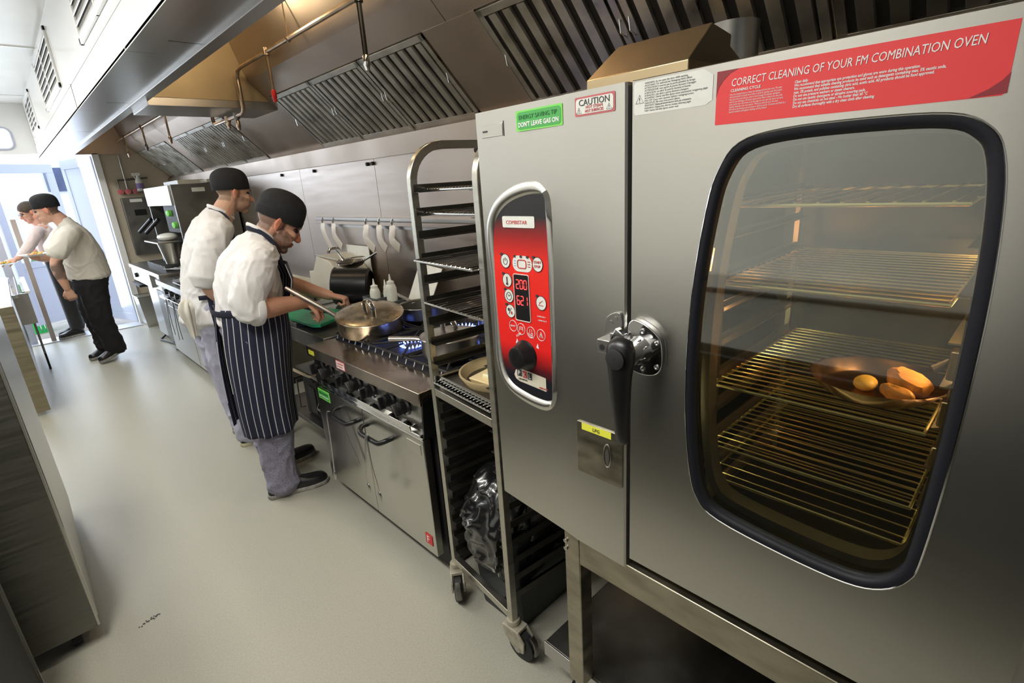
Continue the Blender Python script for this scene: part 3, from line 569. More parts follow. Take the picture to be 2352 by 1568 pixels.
obj('logo_box', M().box(cx(0.9) - 0.0032, cx(0.9) - 0.0024, 0.897, 0.912, 1.147, 1.166), 'inkr', lg)
text('lettering', 'P', 0.018, (cx(0.9) - 0.0038, 0.929, 1.151), RIGHT, UP, 'inkw', ov); text('lettering', 'K', 0.018, (cx(0.9) - 0.0038, 0.911, 1.150), RIGHT, UP, 'inkw', ov); text('lettering', 'L', 0.018, (cx(0.9) - 0.0038, 0.890, 1.149), RIGHT, UP, 'inkw', ov)
text('lettering', 'LEASING', 0.006, (cx(0.9) - 0.0032, 0.928, 1.139), RIGHT, UP, 'inkk', ov, sx=1.4); text('lettering', '08008 40 42', 0.006, (cx(0.83) - 0.0034, 0.852, 1.132), RIGHT, UP, 'inkr', ov)
# ---- stickers
def plate(name, y0, y1, z0, z1, x, ma, par=ov, r=0.003, th=0.0006):
    return obj(name, M().prism(rect_round(y0, y1, z0, z1, r), 'x', x - th, x), ma, par)
s = plate('sticker', 0.746, 0.882, 1.747, 1.789, 0.8830, 'greenl', th=0.0015); plate('sticker_field', 0.750, 0.878, 1.7505, 1.7855, 0.8815, 'green', s, 0.008)
text('lettering', 'ENERGY SAVING TIP', 0.0125, (0.8806, 0.872, 1.7705), RIGHT, UP, 'inkg', ov, fit=0.112); text('lettering', "DON'T LEAVE GAS ON", 0.0132, (0.8806, 0.875, 1.7555), RIGHT, UP, 'inkw', ov, fit=0.119, bold=0.0004)
MRED = mat('muted_red', (0.55, 0.13, 0.14), 0.5)
s = plate('sticker', 0.615, 0.711, 1.757, 1.792, 0.8795, MRED); plate('sticker_field', 0.6185, 0.708, 1.7605, 1.7885, 0.8788, 'paperw', s, 0.006)
text('lettering', 'CAUTION', 0.0165, (0.8778, 0.663, 1.7755), RIGHT, UP, 'inkk', ov, 'CENTER'); text('lettering', 'HOT STEAM', 0.0075, (0.8778, 0.663, 1.7695), RIGHT, UP, MRED.name if False else 'inkr', ov, 'CENTER'); text('lettering', 'HOT SURFACES', 0.0075, (0.8778, 0.663, 1.7625), RIGHT, UP, 'inkr', ov, 'CENTER', sx=0.85)
def tri(y, z, s, x, par, r=0.0005):
    obj('warning_triangle', M().tube([(x, y + s, z), (x, y, z + s * 1.7), (x, y - s, z)], r, 5, closed=True).tube([(x, y, z + s * 0.55), (x, y, z + s * 1.15)], r * 1.3, 5).tube([(x, y, z + s * 0.2), (x, y, z + s * 0.35)], r * 1.3, 5), 'inkk', par)
tri(0.700, 1.7625, 0.006, 0.8780, ov); tri(0.628, 1.7625, 0.006, 0.8780, ov)
obj('rating_plate', M().box(0.8855, 0.8895, 0.932, 1.006, 1.7445, 1.7725), 'steel_v', ov, 0.0006)
obj('plate_mark', M().box(0.8846, 0.8856, 0.984, 1.0, 1.756, 1.760), 'inkk', ov)
obj('plate_rebate', M().box(0.8862, 0.8880, 0.9275, 0.9295, 1.743, 1.776), 'blackm', ov)
# white multilingual warning
WX = X0 - 0.0002
s = obj('sticker', M().prism([(0.574, 1.748), (0.571, 1.7435), (0.437, 1.7435), (0.430, 1.7480), (0.426, 1.7495), (0.426, 1.787), (0.442, 1.798), (0.571, 1.798), (0.574, 1.794)], 'x', WX - 0.0006, WX), 'paperw', ov)
tri(0.562, 1.7625, 0.008, WX - 0.0009, s, 0.0005)
WL = ['WARNING: do not open the door while washing', 'ACHTUNG! Tür während der Reinigung Nicht öffnen', 'ATTENTION! n\'ouvrez pas la porte pendant le lavage', 'ATTENZIONE: non aprire la porta durante il lavaggio', 'ATENCION: no abrir la puerta durante el lavado', 'ATENÇÃO: não abrir a porta durante a lavagem', 'ADVARSEL! Døren må ikke åpnes mens automatisk rengjøring pågår', 'PAS OP! Deur niet openen tijdens reinigingscyclus', 'VAROITUS! Älä avaa ovea pesun aikana', 'ПРОЧТИТЕ! Перед началом мытья печь не открывать', 'VARNING: Öppna inte dörren medan diskning pågår', 'OBS! Døren må ikke åpnes under vask']
for k, t_s in enumerate(WL): text('lettering', t_s, 0.0042, (WX - 0.0008, 0.552, 1.7925 - k * 0.0041), RIGHT, UP, 'inkk', s, fit=0.118 * len(t_s) / 62, ext=0.0001)
# red cleaning notice
s = obj('sticker', M().prism([(0.4195, 1.7105), (0.072, 1.7055), (0.068, 1.709), (0.0675, 1.7845), (0.4195, 1.7895)], 'x', WX - 0.0006, WX), 'paperred', ov)
arc = [(0.4195, 1.7895), (0.385, 1.789)] + [(0.4195 - 0.0345 * math.cos(math.radians(a)) * 1.0, 1.762 + 0.0268 * math.sin(math.radians(a))) for a in (75, 55, 35, 15)][0:0] + [(0.398, 1.784), (0.408, 1.776), (0.4155, 1.766), (0.4195, 1.752)]
obj('sticker_corner', M().prism(arc, 'x', WX - 0.0010, WX - 0.0006), 'darkred', s)
obj('sticker_corner', M().prism([(0.0675, 1.7055 + 0.002), (0.0675, 1.730), (0.074, 1.722), (0.085, 1.714), (0.102, 1.7065)], 'x', WX - 0.0010, WX - 0.0006), 'darkred', s)
tx0 = WX - 0.0010
text('lettering', 'CORRECT CLEANING OF YOUR FM COMBINATION OVEN', 0.0158, (tx0, 0.396, 1.7645), RIGHT, UP, 'inkw', s, shear=0.12, fit=0.302)
text('lettering', 'CLEANING CYCLE', 0.0056, (tx0, 0.396, 1.7565), RIGHT, UP, 'inkw', s, bold=0.0001)
body = ['Press the cleaning button to initiate the cleaning cycle for your oven. The oven', 'will automatically cool itself down before it starts its cleaning cycle. Put product', 'into tray as the oven tells you, start at short strength 20 minutes, add against', 'and the oven will begin a 20 minute steam period. After it informs the oven with', 'soak, and the door will remain on at this stage you may open the doors and spray', 'cleaning chemicals in the oven interior. When you close the door the oven', 'will resume the cleaning cycle and steam or spill out out for 12 minutes and finish by a', 'internal ventilation and together checking until the finished.']
for k, t_s in enumerate(body): text('lettering', t_s, 0.0038, (tx0, 0.397, 1.7515 - k * 0.0036), RIGHT, UP, 'inkw', s, sx=0.64, ext=0.0001)
BL = ['Clean daily.', 'We recommend that appropriate eye protection and gloves are worn during this operation.', 'We recommend that suitable cleaning products be used such as detergents containing max. 5% caustic soda,', 'max. 5% potash, and polishes containing citric acid, acetic acid. All products should be food approved.', 'Do not use pressure washers or steam cleaners.', 'Do not use caustic detergents or abrasive scouring pads.', 'Do not use chemicals on hot steel - No hotter than 60 °C', 'Dry all surfaces thoroughly with a dry clean cloth after cleaning.']
for k, t_s in enumerate(BL): text('lettering', t_s, 0.0052, (tx0, 0.302, 1.7545 - k * 0.0047), RIGHT, UP, 'inkw', s, sx=0.76, bold=0.00012, shear=0.1, ext=0.0001)
# LPG hatch
h = obj('hatch', M().prism(rect_round(0.597, 0.727, 0.945, 1.083, 0.005), 'x', X0 - 0.004, X0 + 0.001), 'dirty', ov, 0.0012)
obj('label', M().prism([(0.626, 1.064), (0.711, 1.064), (0.711, 1.081), (0.626, 1.081)], 'x', X0 - 0.0048, X0 - 0.004), 'yellow', h)
text('lettering', 'LPG', 0.012, (X0 - 0.0053, 0.668, 1.0685), RIGHT, UP, 'inkk', h, 'CENTER')
obj('lock_surround', M().tube([(X0 - 0.0045, 0.637 + 0.010 * math.cos(a), 1.018 + 0.030 * math.sin(a)) for a in [k * math.pi / 10 for k in range(20)]], 0.0015, 6, closed=True), 'steel', h)
obj('key_slot', M().prism([(0.637 + 0.006 * math.cos(a), 1.016 + 0.018 * math.sin(a)) for a in [k * math.pi / 8 for k in range(16)]], 'x', X0 - 0.0055, X0 - 0.004), 'steel_dk', h)
# ---- handle
hp = obj('handle_plate', M().prism(cat([(0.570, 1.357), (0.555, 1.362), (0.527, 1.352), (0.505, 1.335), (0.497, 1.31), (0.497, 1.275), (0.507, 1.256), (0.53, 1.248), (0.558, 1.250), (0.572, 1.262), (0.576, 1.30), (0.576, 1.34)], 4, True), 'x', X0 - 0.016, X0 + 0.001), 'chrome', ov, 0.002)
for y, z in ((0.540, 1.342), (0.507, 1.322), (0.507, 1.272), (0.538, 1.262)): obj('screw', M().lathe([(0.0055, 0), (0.0055, 0.0015), (0.003, 0.0025), (0.0012, 0.001)], (X0 - 0.016, y, z), (-1, 0, 0), 14), 'steel', hp)
obj('handle_boss', M().lathe([(0.030, 0), (0.028, 0.01), (0.024, 0.05), (0.024, 0.066)], (X0 - 0.014, 0.548, 1.300), (-1, 0, 0), 30, cap=True), 'chrome', ov)
lv = cat([(0.815, 0.550, 1.335, 0.020), (0.806, 0.551, 1.322, 0.030), (0.803, 0.551, 1.298, 0.031), (0.803, 0.552, 1.26, 0.026), (0.806, 0.553, 1.20, 0.022), (0.810, 0.554, 1.15, 0.018), (0.814, 0.554, 1.115, 0.014), (0.816, 0.554, 1.104, 0.006)], 5)
hl = obj('handle_lever', M().tube([p[:3] for p in lv], [(p[3], p[3] * 0.62) for p in lv], 20, side=(0, 1, 0)), 'black', ov)
obj('lever_cap', M().lathe([(0.021, 0), (0.021, 0.002), (0.019, 0.003), (0.001, 0.003)], (0.7845, 0.551, 1.302), (-1, 0, 0), 26), 'blackm', hl)
ct = obj('catch_bracket', M().prism(cat([(0.628, 1.36), (0.61, 1.368), (0.598, 1.360), (0.598, 1.30), (0.602, 1.265), (0.628, 1.262), (0.640, 1.30), (0.638, 1.345)], 4, True), 'x', X0 - 0.006, X0 + 0.001), 'steel', ov, 0.001)
obj('catch_block', M().box(X0 - 0.032, X0 - 0.005, 0.606, 0.642, 1.282, 1.312).box(X0 - 0.030, X0 - 0.004, 0.600, 0.61, 1.29, 1.33), 'steel', ov, 0.002)
obj('catch_hole', M().cyl((X0 - 0.0325, 0.628, 1.295), (X0 - 0.030, 0.628, 1.295), 0.007), 'blackm', ct)
obj('catch_tongue', M().prism([(0.610, 1.315), (0.596, 1.342), (0.575, 1.330), (0.572, 1.300), (0.595, 1.300)], 'x', X0 - 0.030, X0 - 0.014), 'chrome', ov, 0.002)
for y, z in ((0.622, 1.345), (0.610, 1.355)): obj('screw', M().lathe([(0.005, 0), (0.004, 0.002), (0.001, 0.002)], (X0 - 0.006, y, z), (-1, 0, 0), 12), 'steel', ct)
# top vent box
vb = thing('vent_box', 'brown-tinted sloping steel vent cover standing on top of the oven', 'vent', (1.3, 0.72, 1.803))
vx0, vx1 = 1.0, 1.5
BZ = mat('bronzed_steel', (0.50, 0.39, 0.24), 0.33, 0.9, 0.1, 5)
obj('cover', M().rings([[(1.02, 0.79, 1.803), (1.02, 0.545, 1.803), (1.40, 0.545, 1.803), (1.40, 0.79, 1.803)], [(1.02, 0.79, 1.845), (1.02, 0.545, 1.845), (1.40, 0.545, 1.845), (1.40, 0.79, 1.845)], [(1.14, 0.79, 1.925), (1.14, 0.56, 1.925), (1.38, 0.60, 1.925), (1.38, 0.79, 1.925)]]), BZ, vb, 0.002, ang=20)
obj('flue', M().cyl((1.33, 0.60, 1.80), (1.33, 0.60, 1.955), 0.055, n=32), 'steel', vb)
# ---- stand
st = thing('oven_stand', 'low stainless stand with bottom shelf carrying the combination oven', 'stand', (1.25, 0.4, 0))
for x, y in ((0.885, 0.737), (1.58, 0.737), (0.885, -0.14), (1.58, -0.14)):
    lgo = obj('leg', M().box(x, x + 0.05, y, y + 0.052, 0.2, 0.73), 'dirty', st, 0.003)
obj('top_rail', M().box(0.884, 0.934, -0.09, 0.737, 0.645, 0.73), 'dirty', st, 0.003); obj('top_rail', M().box(1.58, 1.63, -0.09, 0.737, 0.66, 0.73), 'dirty', st, 0.003)
obj('side_rail', M().box(0.934, 1.58, 0.74, 0.78, 0.66, 0.73), 'dirty', st, 0.003)
obj('shade_panel', M().box(0.935, 0.94, -0.09, 0.74, 0.62, 0.66).box(1.60, 1.605, -0.09, 0.735, 0.2, 0.66), 'blackm', st)  # black sheets added for the darkness inside the stand
obj('shelf', M().box(0.93, 1.66, -0.2, 0.93, 0.165, 0.2), 'steel_dk', st, 0.003); obj('shelf_edge', M().box(0.925, 0.932, -0.2, 0.932, 0.145, 0.2), 'steel', st, 0.002)
for x, y in ((0.99, 0.84), (1.58, 0.84), (0.99, -0.1)):
    obj('foot', M().cyl((x, y, 0), (x, y, 0.02), 0.03, n=20).cyl((x, y, 0.02), (x, y, 0.165), 0.014, n=12).tube([(x + 0.017 * math.cos(a), y + 0.017 * math.sin(a), 0.06 + 0.004 * a) for a in [k * 0.5 for k in range(50)]], 0.003, 5), 'steel', st)
obj('bolt', M().cyl((0.884, 0.783, 0.70), (0.880, 0.783, 0.70), 0.006).cyl((0.884, 0.783, 0.675), (0.880, 0.783, 0.675), 0.006), 'steel', st)
V3b = Vector
CX0, CY0, CX1, CY1 = -0.010, 2.326, 0.062, 2.339
# ================================================================ TROLLEY RACK
RT = math.radians(6.3)
rk = thing('rack_trolley', 'tall stainless tray trolley on castors between the range and the oven', 'trolley', (0.94, 1.10, 0), rotz=-RT)
LW, LD = 0.41, 0.56   # local y (along the front), local x (depth)
def ro(name, m, ma, par=rk, **k): return obj(name, m, ma, par, world=False, **k)
TS = 0.026
def hoop(y):
    pts = [(TS / 2, y, 0.145), (TS / 2, y, 1.65)] + [(TS / 2 + 0.12 - 0.12 * math.cos(math.radians(a)), y, 1.65 + 0.12 * math.sin(math.radians(a))) for a in range(10, 91, 10)] + [(LD - 0.12, y, 1.77)] + [(LD - TS / 2 - 0.12 + 0.12 * math.sin(math.radians(a)), y, 1.65 + 0.12 * math.cos(math.radians(a))) for a in range(10, 91, 10)] + [(LD - TS / 2, y, 0.145)]
    m = M(); rs = []
    P = [Vector(p) for p in pts]
    for i, p in enumerate(P):
        t = (P[min(i + 1, len(P) - 1)] - P[max(i - 1, 0)]).normalized(); u = Vector((0, 1, 0)); w = t.cross(u); h = TS / 2
        rs.append([p + u * h + w * h, p - u * h + w * h, p - u * h - w * h, p + u * h - w * h])
    m.rings(rs); return m
RS = mat('trolley_steel', (0.50, 0.48, 0.42), 0.33, 1, 0.12, 6, (1, 1, 6), rvar=0.08)
for y in (TS / 2, LW - TS / 2): ro('hoop_post', hoop(y), RS, bevel=0.002, ang=25)
RUN = mat('runner_steel', (0.13, 0.125, 0.11), 0.4, 1, 0.2, 8)
for y, s in ((TS, 1), (LW - TS, -1)):
    for k in range(20):
        z = 1.625 - 0.0745 * k
        ro('runner', M().prism([(y, z - 0.002), (y, z + 0.024), (y + s * 0.0015, z + 0.024), (y + s * 0.0015, z), (y + s * 0.032, z), (y + s * 0.032, z - 0.002)], 'x', 0.01, LD - 0.01), RUN)
for z in (1.77,): ro('cross_bar', M().box(LD - 0.15, LD - 0.12, TS, LW - TS, z - 0.012, z + 0.012), RS)
ro('cross_bar', M().box(0, TS, TS, LW - TS, 0.905, 0.935), RS, bevel=0.002); ro('cross_bar', M().box(LD - TS, LD, TS, LW - TS, 0.905, 0.935), RS)
ro('cross_bar', M().box(0, TS, TS, LW - TS, 0.152, 0.180), RS, bevel=0.002); ro('cross_bar', M().box(LD - TS, LD, TS, LW - TS, 0.152, 0.180), RS)
ro('cross_bar', M().box(LD - TS, LD, TS, LW - TS, 1.74, 1.77), RS)
CW = mat('castor_housing', (0.42, 0.39, 0.31), 0.5, 0.3, 0.3, 25)
def castor(x, y, a, lab):
    c = ro('castor', M().lathe([(0.001, 0.150), (0.024, 0.150), (0.026, 0.138), (0.022, 0.126), (0.028, 0.122), (0.028, 0.112), (0.001, 0.112)], (x, y, 0), n=20), CW)
    mx = Matrix.Translation((x, y, 0)) @ Matrix.Rotation(a, 4, 'Z')
    def T(m): m.v = [tuple(mx @ Vector(p)) for p in m.v]; return m
    fk = M()
    for s in (-1, 1): fk.prism([(0.030, 0.126), (-0.045, 0.126), (-0.070, 0.095), (-0.066, 0.050), (-0.030, 0.040), (0.018, 0.085)], 'y', s * 0.024 - 0.004, s * 0.024 + 0.004)
    fk.box(-0.045, 0.030, -0.027, 0.027, 0.116, 0.130)
    ro('castor_fork', T(fk), CW, c, bevel=0.002)
    ro('wheel', T(M().lathe([(0.012, -0.017), (0.047, -0.017), (0.056, -0.013), (0.056, 0.013), (0.047, 0.017), (0.012, 0.017)], (-0.040, 0, 0.056), (0, 1, 0), 32, cap=True)), 'blackm', c)
    ro('hub', T(M().cyl((-0.040, -0.030, 0.056), (-0.040, 0.030, 0.056), 0.012)), 'steel', c)
    ro('brake_lever', T(M().tube([(-0.085, 0, 0.118), (-0.10, 0, 0.10), (-0.106, 0, 0.075), (-0.103, 0, 0.05)], 0.006, 8, flat=2.0)), 'steel_dk', c)
castor(0.013, 0.013, math.radians(100), ''); castor(0.013, LW - 0.013, math.radians(60), ''); castor(LD - 0.013, 0.013, math.radians(170), ''); castor(LD - 0.013, LW - 0.013, math.radians(150), '')
def rw(p):  # rack local -> world
    c, s = math.cos(-RT), math.sin(-RT); return (0.94 + p[0] * c - p[1] * s, 1.10 + p[0] * s + p[1] * c, p[2])
GR = 'wire shelves resting in the tray trolley'
def rshelf(dx, z, lab, n=14, ln=0.5):
    t = thing('wire_shelf', lab, 'shelf', rw((dx, LW / 2, z)), GR, rotz=-RT)
    y0, y1 = -LW / 2 + TS + 0.004, LW / 2 - TS - 0.004
    obj('rim', M().tube([(0, y0, 0.004), (ln, y0, 0.004), (ln, y1, 0.004), (0, y1, 0.004)], 0.0035, 8, closed=True), 'chrome', t, world=False)
    for k in range(n):
        y = y0 + (y1 - y0) * (k + 0.5) / n
        obj('wire', M().tube([(-0.002, y, 0.006), (-0.001, y, 0.0085), (ln, y, 0.0085)], 0.0018, 6), 'chrome', t, world=False)
    return t
rshelf(0.055, 1.625, 'topmost wire shelf in the tray trolley', 20); rshelf(0.04, 1.5505, 'wire shelf second from the top of the tray trolley')
rshelf(-0.02, 1.4015, 'wire shelf pulled slightly forward in the upper half of the trolley'); rshelf(0.0, 1.2525, 'wire shelf just above the range top level in the trolley')
rshelf(0.0, 0.9545, 'wire shelf right above the middle cross bar of the trolley', 18); 
t = thing('tin_tray', 'shallow steel tray with raised edges on the trolley shelf under the butter', 'tray', rw((0.27, LW / 2, 0.964)), rotz=-RT)
obj('base', M().box(-0.25, 0.24, -0.17, 0.17, 0.0, 0.003), 'steel_dk', t, world=False)
obj('rim', M().tube([(-0.25, -0.17, 0.016), (0.24, -0.17, 0.016), (0.24, 0.17, 0.016), (-0.25, 0.17, 0.016)], 0.005, 8, closed=True).box(-0.252, -0.248, -0.17, 0.17, 0, 0.014), 'chrome', t, world=False)
TAN = mat('pale_dish', (0.62, 0.48, 0.26), 0.5, 0, 0.1, 10)
bw = rw((0.19, 0.215, 0.967))
t = thing('oval_dish', 'tan oval dish with curved rim standing in the tin tray', 'dish', bw)
obj('dish_wall', M().lathe([(0.128, 0.0), (0.150, 0.035), (0.156, 0.036), (0.156, 0.030), (0.136, 0.0)], bw, n=40), TAN, t); obj('dish_base', M().cyl(bw, (bw[0], bw[1], bw[2] + 0.004), 0.135, n=40), 'steel_dk', t)
CR = mat('cream_wrap', (0.80, 0.64, 0.36), 0.45, 0, 0.08, 8); CR2 = mat('butter', (0.85, 0.78, 0.50), 0.4)
t = thing('butter_pack', 'torn butter pack with folded cream paper in the oval dish', 'food', (bw[0], bw[1] - 0.05, bw[2] + 0.004))
bx, by, bz = bw[0] - 0.055, bw[1] - 0.03, bw[2] + 0.004
obj('wrapper', M().rings([[(bx - 0.06, by - 0.045, bz), (bx + 0.08, by - 0.045, bz), (bx + 0.08, by + 0.06, bz), (bx - 0.06, by + 0.06, bz)], [(bx - 0.07, by - 0.05, bz + 0.03), (bx + 0.09, by - 0.05, bz + 0.04), (bx + 0.085, by + 0.065, bz + 0.045), (bx - 0.075, by + 0.065, bz + 0.03)]]), CR, t, 0.004)
obj('paper_flap', M().add([(bx + 0.0, by + 0.05, bz + 0.035), (bx + 0.045, by + 0.02, bz + 0.04), (bx + 0.08, by + 0.03, bz + 0.13), (bx + 0.05, by + 0.055, bz + 0.135), (bx + 0.005, by + 0.055, bz + 0.032), (bx + 0.05, by + 0.025, bz + 0.037), (bx + 0.085, by + 0.035, bz + 0.127), (bx + 0.055, by + 0.06, bz + 0.132)], [(0, 1, 2, 3), (7, 6, 5, 4), (0, 4, 5, 1), (1, 5, 6, 2), (2, 6, 7, 3), (3, 7, 4, 0)]), CR, t)
obj('butter', M().box(bx - 0.05, bx + 0.05, by - 0.04, by + 0.02, bz + 0.03, bz + 0.048), CR2, t, 0.006)
# waste bin with bag
bn = thing('waste_bin', 'grey-black plastic bin standing on the floor inside the trolley', 'bin', (1.19, 1.26, 0))
obj('bin_body', M().rings([[(1.19 + sx * (0.155 + k * 0.035), 1.27 + sy * (0.115 + k * 0.022), z) for sx, sy in ((-1, -.85), (-.9, -1), (.9, -1), (1, -.85), (1, .85), (.9, 1), (-.9, 1), (-1, .85))] for k, z in ((0, 0.0), (0.1, 0.02), (1, 0.42))]), mat('bin_grey', (0.028, 0.033, 0.037), 0.5, 0, 0.15, 5), bn, 0.003)
obj('bin_rim', M().tube([(1.19 + sx * 0.196, 1.27 + sy * 0.142, 0.42) for sx, sy in ((-1, -.85), (-.9, -1), (.9, -1), (1, -.85), (1, .85), (.9, 1), (-.9, 1), (-1, .85))], 0.008, 8, closed=True), 'blackm', bn)
bm_ = M(); N = 110; rs = []
prof = cat([(0.24, 1.0), (0.30, 1.08), (0.37, 1.12), (0.43, 1.14), (0.46, 1.06), (0.49, 0.98), (0.53, 0.90), (0.565, 0.80), (0.59, 0.62), (0.585, 0.40), (0.56, 0.12)], 5)
for j, (z, k) in enumerate(prof):
    ring_ = []
    for i in range(N):
        a = 2 * math.pi * i / N; c_, s_ = math.cos(a), math.sin(a)
        w_ = noise.noise(V3b((c_ * 2, s_ * 2, z * 7))); n1 = 1 - abs(noise.noise(V3b((c_ * 2.4 + w_, s_ * 2.4, z * 7 + w_)))) * 2.4; n2 = 1 - abs(noise.noise(V3b((c_ * 8, s_ * 8 + w_, z * 22)))) * 2.2
        q = k * (1 + 0.12 * n1 * abs(n1) + 0.02 * n2 - 0.05); zz = z + (0.05 * noise.noise(V3b((c_ * 2, s_ * 2, 5))) if z > 0.45 else 0.03 * w_) + 0.004 * n2
        ring_.append((1.18 + 0.185 * q * math.copysign(abs(c_) ** 0.7, c_), 1.29 + 0.145 * q * math.copysign(abs(s_) ** 0.7, s_), zz))
    rs.append(ring_)
bm_.rings(rs, True, False)
bag = obj('bin_bag', bm_, mat('bin_bag_film', (0.012, 0.012, 0.013), 0.22, 0, coat=0.5), None, ang=75, origin=(1.19, 1.27, 0.30))
bag['label'] = 'shiny black bin bag crumpled over the rim of the bin'; bag['category'] = 'bag'
# ================================================================ GAS RANGE
YA, YB = 1.60, 2.62; XR = 1.0
rg = thing('gas_range', 'six-burner stainless gas range with black knobs and double doors', 'cooker', (1.4, 2.11, 0))
obj('body', M().box(1.04, 1.84, YA, YB, 0.10, 0.84), 'blackm', rg)
obj('plinth', M().box(1.05, 1.84, YA + 0.01, YB - 0.01, 0.02, 0.10), 'blackm', rg)
for x, y in ((1.08, YA + 0.05), (1.08, YB - 0.05), (1.78, YA + 0.05), (1.78, YB - 0.05)): obj('foot', M().cyl((x, y, 0), (x, y, 0.03), 0.02), 'black', rg)
TP = mat('hob_steel', (0.46, 0.40, 0.35), 0.3, 1, 0.12, 5, rvar=0.1)
obj('hob_top', M().prism([(0.978, 0.885), (1.85, 0.885), (1.85, 0.86), (1.0, 0.86), (0.995, 0.828), (0.978, 0.828)], 'y', YA - 0.01, YB + 0.005), TP, rg, 0.003)
obj('hob_well', M().box(1.13, 1.80, YA + 0.04, YB - 0.03, 0.8855, 0.890), 'blackm', rg)
obj('control_panel', M().prism([(1.03, 0.86), (1.01, 0.83), (1.0, 0.72), (1.0, 0.70), (1.04, 0.70), (1.04, 0.86)], 'y', YA, YB), 'steel_h', rg)
obj('end_cap', M().prism([(1.045, 0.86), (0.99, 0.84), (0.978, 0.69), (1.045, 0.68)], 'y', YA - 0.012, YA - 0.002), 'black', rg)
obj('rail', M().box(0.965, 1.0, YA, YB, 0.700, 0.708), 'chrome', rg, 0.002); obj('rail', M().box(0.962, 0.968, YA + 0.06, YB - 0.15, 0.712, 0.730).box(0.962, 0.99, YA + 0.06, YB - 0.15, 0.728, 0.732), 'chrome', rg, 0.001)
obj('trim_strip', M().box(0.975, 1.0, YA, YB, 0.676, 0.690), 'chrome', rg, 0.003)
ys2 = (YA + YB) / 2
for a, b_, hy0, hy1 in ((YA + 0.012, ys2 - 0.003, 1.86, 2.075), (ys2 + 0.003, YB - 0.006, 2.15, 2.36)):
    d = obj('door', M().box(0.985, 1.02, a, b_, 0.11, 0.668), 'steel_h', rg, 0.003)
    obj('door_handle', M().tube(cat([(0.985, hy0, 0.60), (0.955, hy0, 0.60), (0.935, hy0 + 0.02, 0.59), (0.93, hy0 + 0.05, 0.585), (0.93, hy1 - 0.05, 0.585), (0.935, hy1 - 0.02, 0.59), (0.955, hy1, 0.60), (0.985, hy1, 0.60)], 3), 0.0115, 12, side=(0, 0, 1)), 'black', d)
for y in (2.523, 2.42, 2.245, 2.135, 2.01, 1.85, 1.735):
    k = obj('knob', M().lathe([(0.036, 0), (0.036, 0.008), (0.028, 0.014), (0.026, 0.040), (0.018, 0.044), (0.001, 0.045)], (1.004, y, 0.782), (-1, 0, 0.1), 24), 'black', rg)
    obj('knob_grip', M().box(-0.058, -0.03, -0.006, 0.006, -0.027, 0.027, Matrix.Translation((1.0, y, 0.782)) @ Matrix.Rotation(random.uniform(-0.8, 0.8), 4, 'X')), 'black', k, 0.003)
s = obj('sticker', M().box(0.9765, 0.978, 2.195, 2.285, 0.836, 0.878), MRED, rg); obj('sticker_field', M().box(0.9758, 0.9766, 2.2, 2.28, 0.840, 0.874), 'paperw', s)
text('lettering', 'CAUTION', 0.014, (0.9752, 2.273, 0.860), RIGHT, UP, 'inkr', s); text('lettering', 'HOT SURFACES', 0.008, (0.9752, 2.273, 0.848), RIGHT, UP, 'inkr', s)
obj('label', M().box(0.9762, 0.978, 2.535, 2.595, 0.845, 0.868), 'yellow', rg)
s = obj('sticker', M().box(0.9835, 0.985, 2.455, 2.585, 0.600, 0.655), 'greenl', rg); obj('sticker_field', M().box(0.9828, 0.9836, 2.463, 2.577, 0.607, 0.648), 'green', s)
text('lettering', 'ENERGY SAVING TIP', 0.011, (0.9822, 2.572, 0.632), RIGHT, UP, 'inkg', s, fit=0.10); text('lettering', "DON'T LEAVE GAS ON", 0.0105, (0.9822, 2.572, 0.615), RIGHT, UP, 'inkw', s, fit=0.105)
obj('rating_plate', M().box(0.983, 0.985, 1.635, 1.735, 0.60, 0.645), 'steel_v', rg)
s = obj('badge', M().box(0.982, 0.985, 1.635, 1.685, 0.155, 0.205), 'red', rg, 0.001)
text('lettering', 'F', 0.048, (0.9815, 1.676, 0.163), RIGHT, UP, 'inkw', s)
# burners and grates
FL = mat('gas_flame', (0.1, 0.2, 1.0), 0.5, emit=(0.15, 0.25, 1.0), estr=6)
for iy, y in enumerate((1.78, 2.11, 2.44)):
    for ix, x in enumerate((1.30, 1.63)):
        b = obj('burner', M().lathe([(0.001, 0.902), (0.032, 0.902), (0.045, 0.896), (0.050, 0.888), (0.050, 0.886)], (x, y, 0), n=28), 'steel_dk', rg)
        if (ix == 0 and iy != 0) or (ix == 1 and iy == 0) or (ix == 1 and iy == 1):
            for k in range(18):
                a = k * math.pi / 9
                obj('flame', M().tube([(x + 0.047 * math.cos(a), y + 0.047 * math.sin(a), 0.895), (x + 0.058 * math.cos(a), y + 0.058 * math.sin(a), 0.903), (x + 0.063 * math.cos(a), y + 0.063 * math.sin(a), 0.914)], [0.003, 0.0045, 0.0008], 6), FL, b)
        g = obj('grate', M().tube([(x - 0.155, y - 0.155, 0.912), (x + 0.155, y - 0.155, 0.912), (x + 0.155, y + 0.155, 0.912), (x - 0.155, y + 0.155, 0.912)], 0.007, 6, closed=True), 'blackm', rg)
        for k in range(8):
            a = k * math.pi / 4; q = 0.15 * (1.0 if k % 2 == 0 else 1.32)
            obj('grate_bar', M().tube([(x + q * math.cos(a), y + q * math.sin(a), 0.914), (x + 0.05 * math.cos(a), y + 0.05 * math.sin(a), 0.918)], 0.0055, 6), 'blackm', g)
        for k in range(5): obj('grate_foot', M().tube([(x - 0.16, y - 0.13 + k * 0.065, 0.912), (x - 0.168, y - 0.13 + k * 0.065, 0.892)], 0.004, 6), 'steel', g)
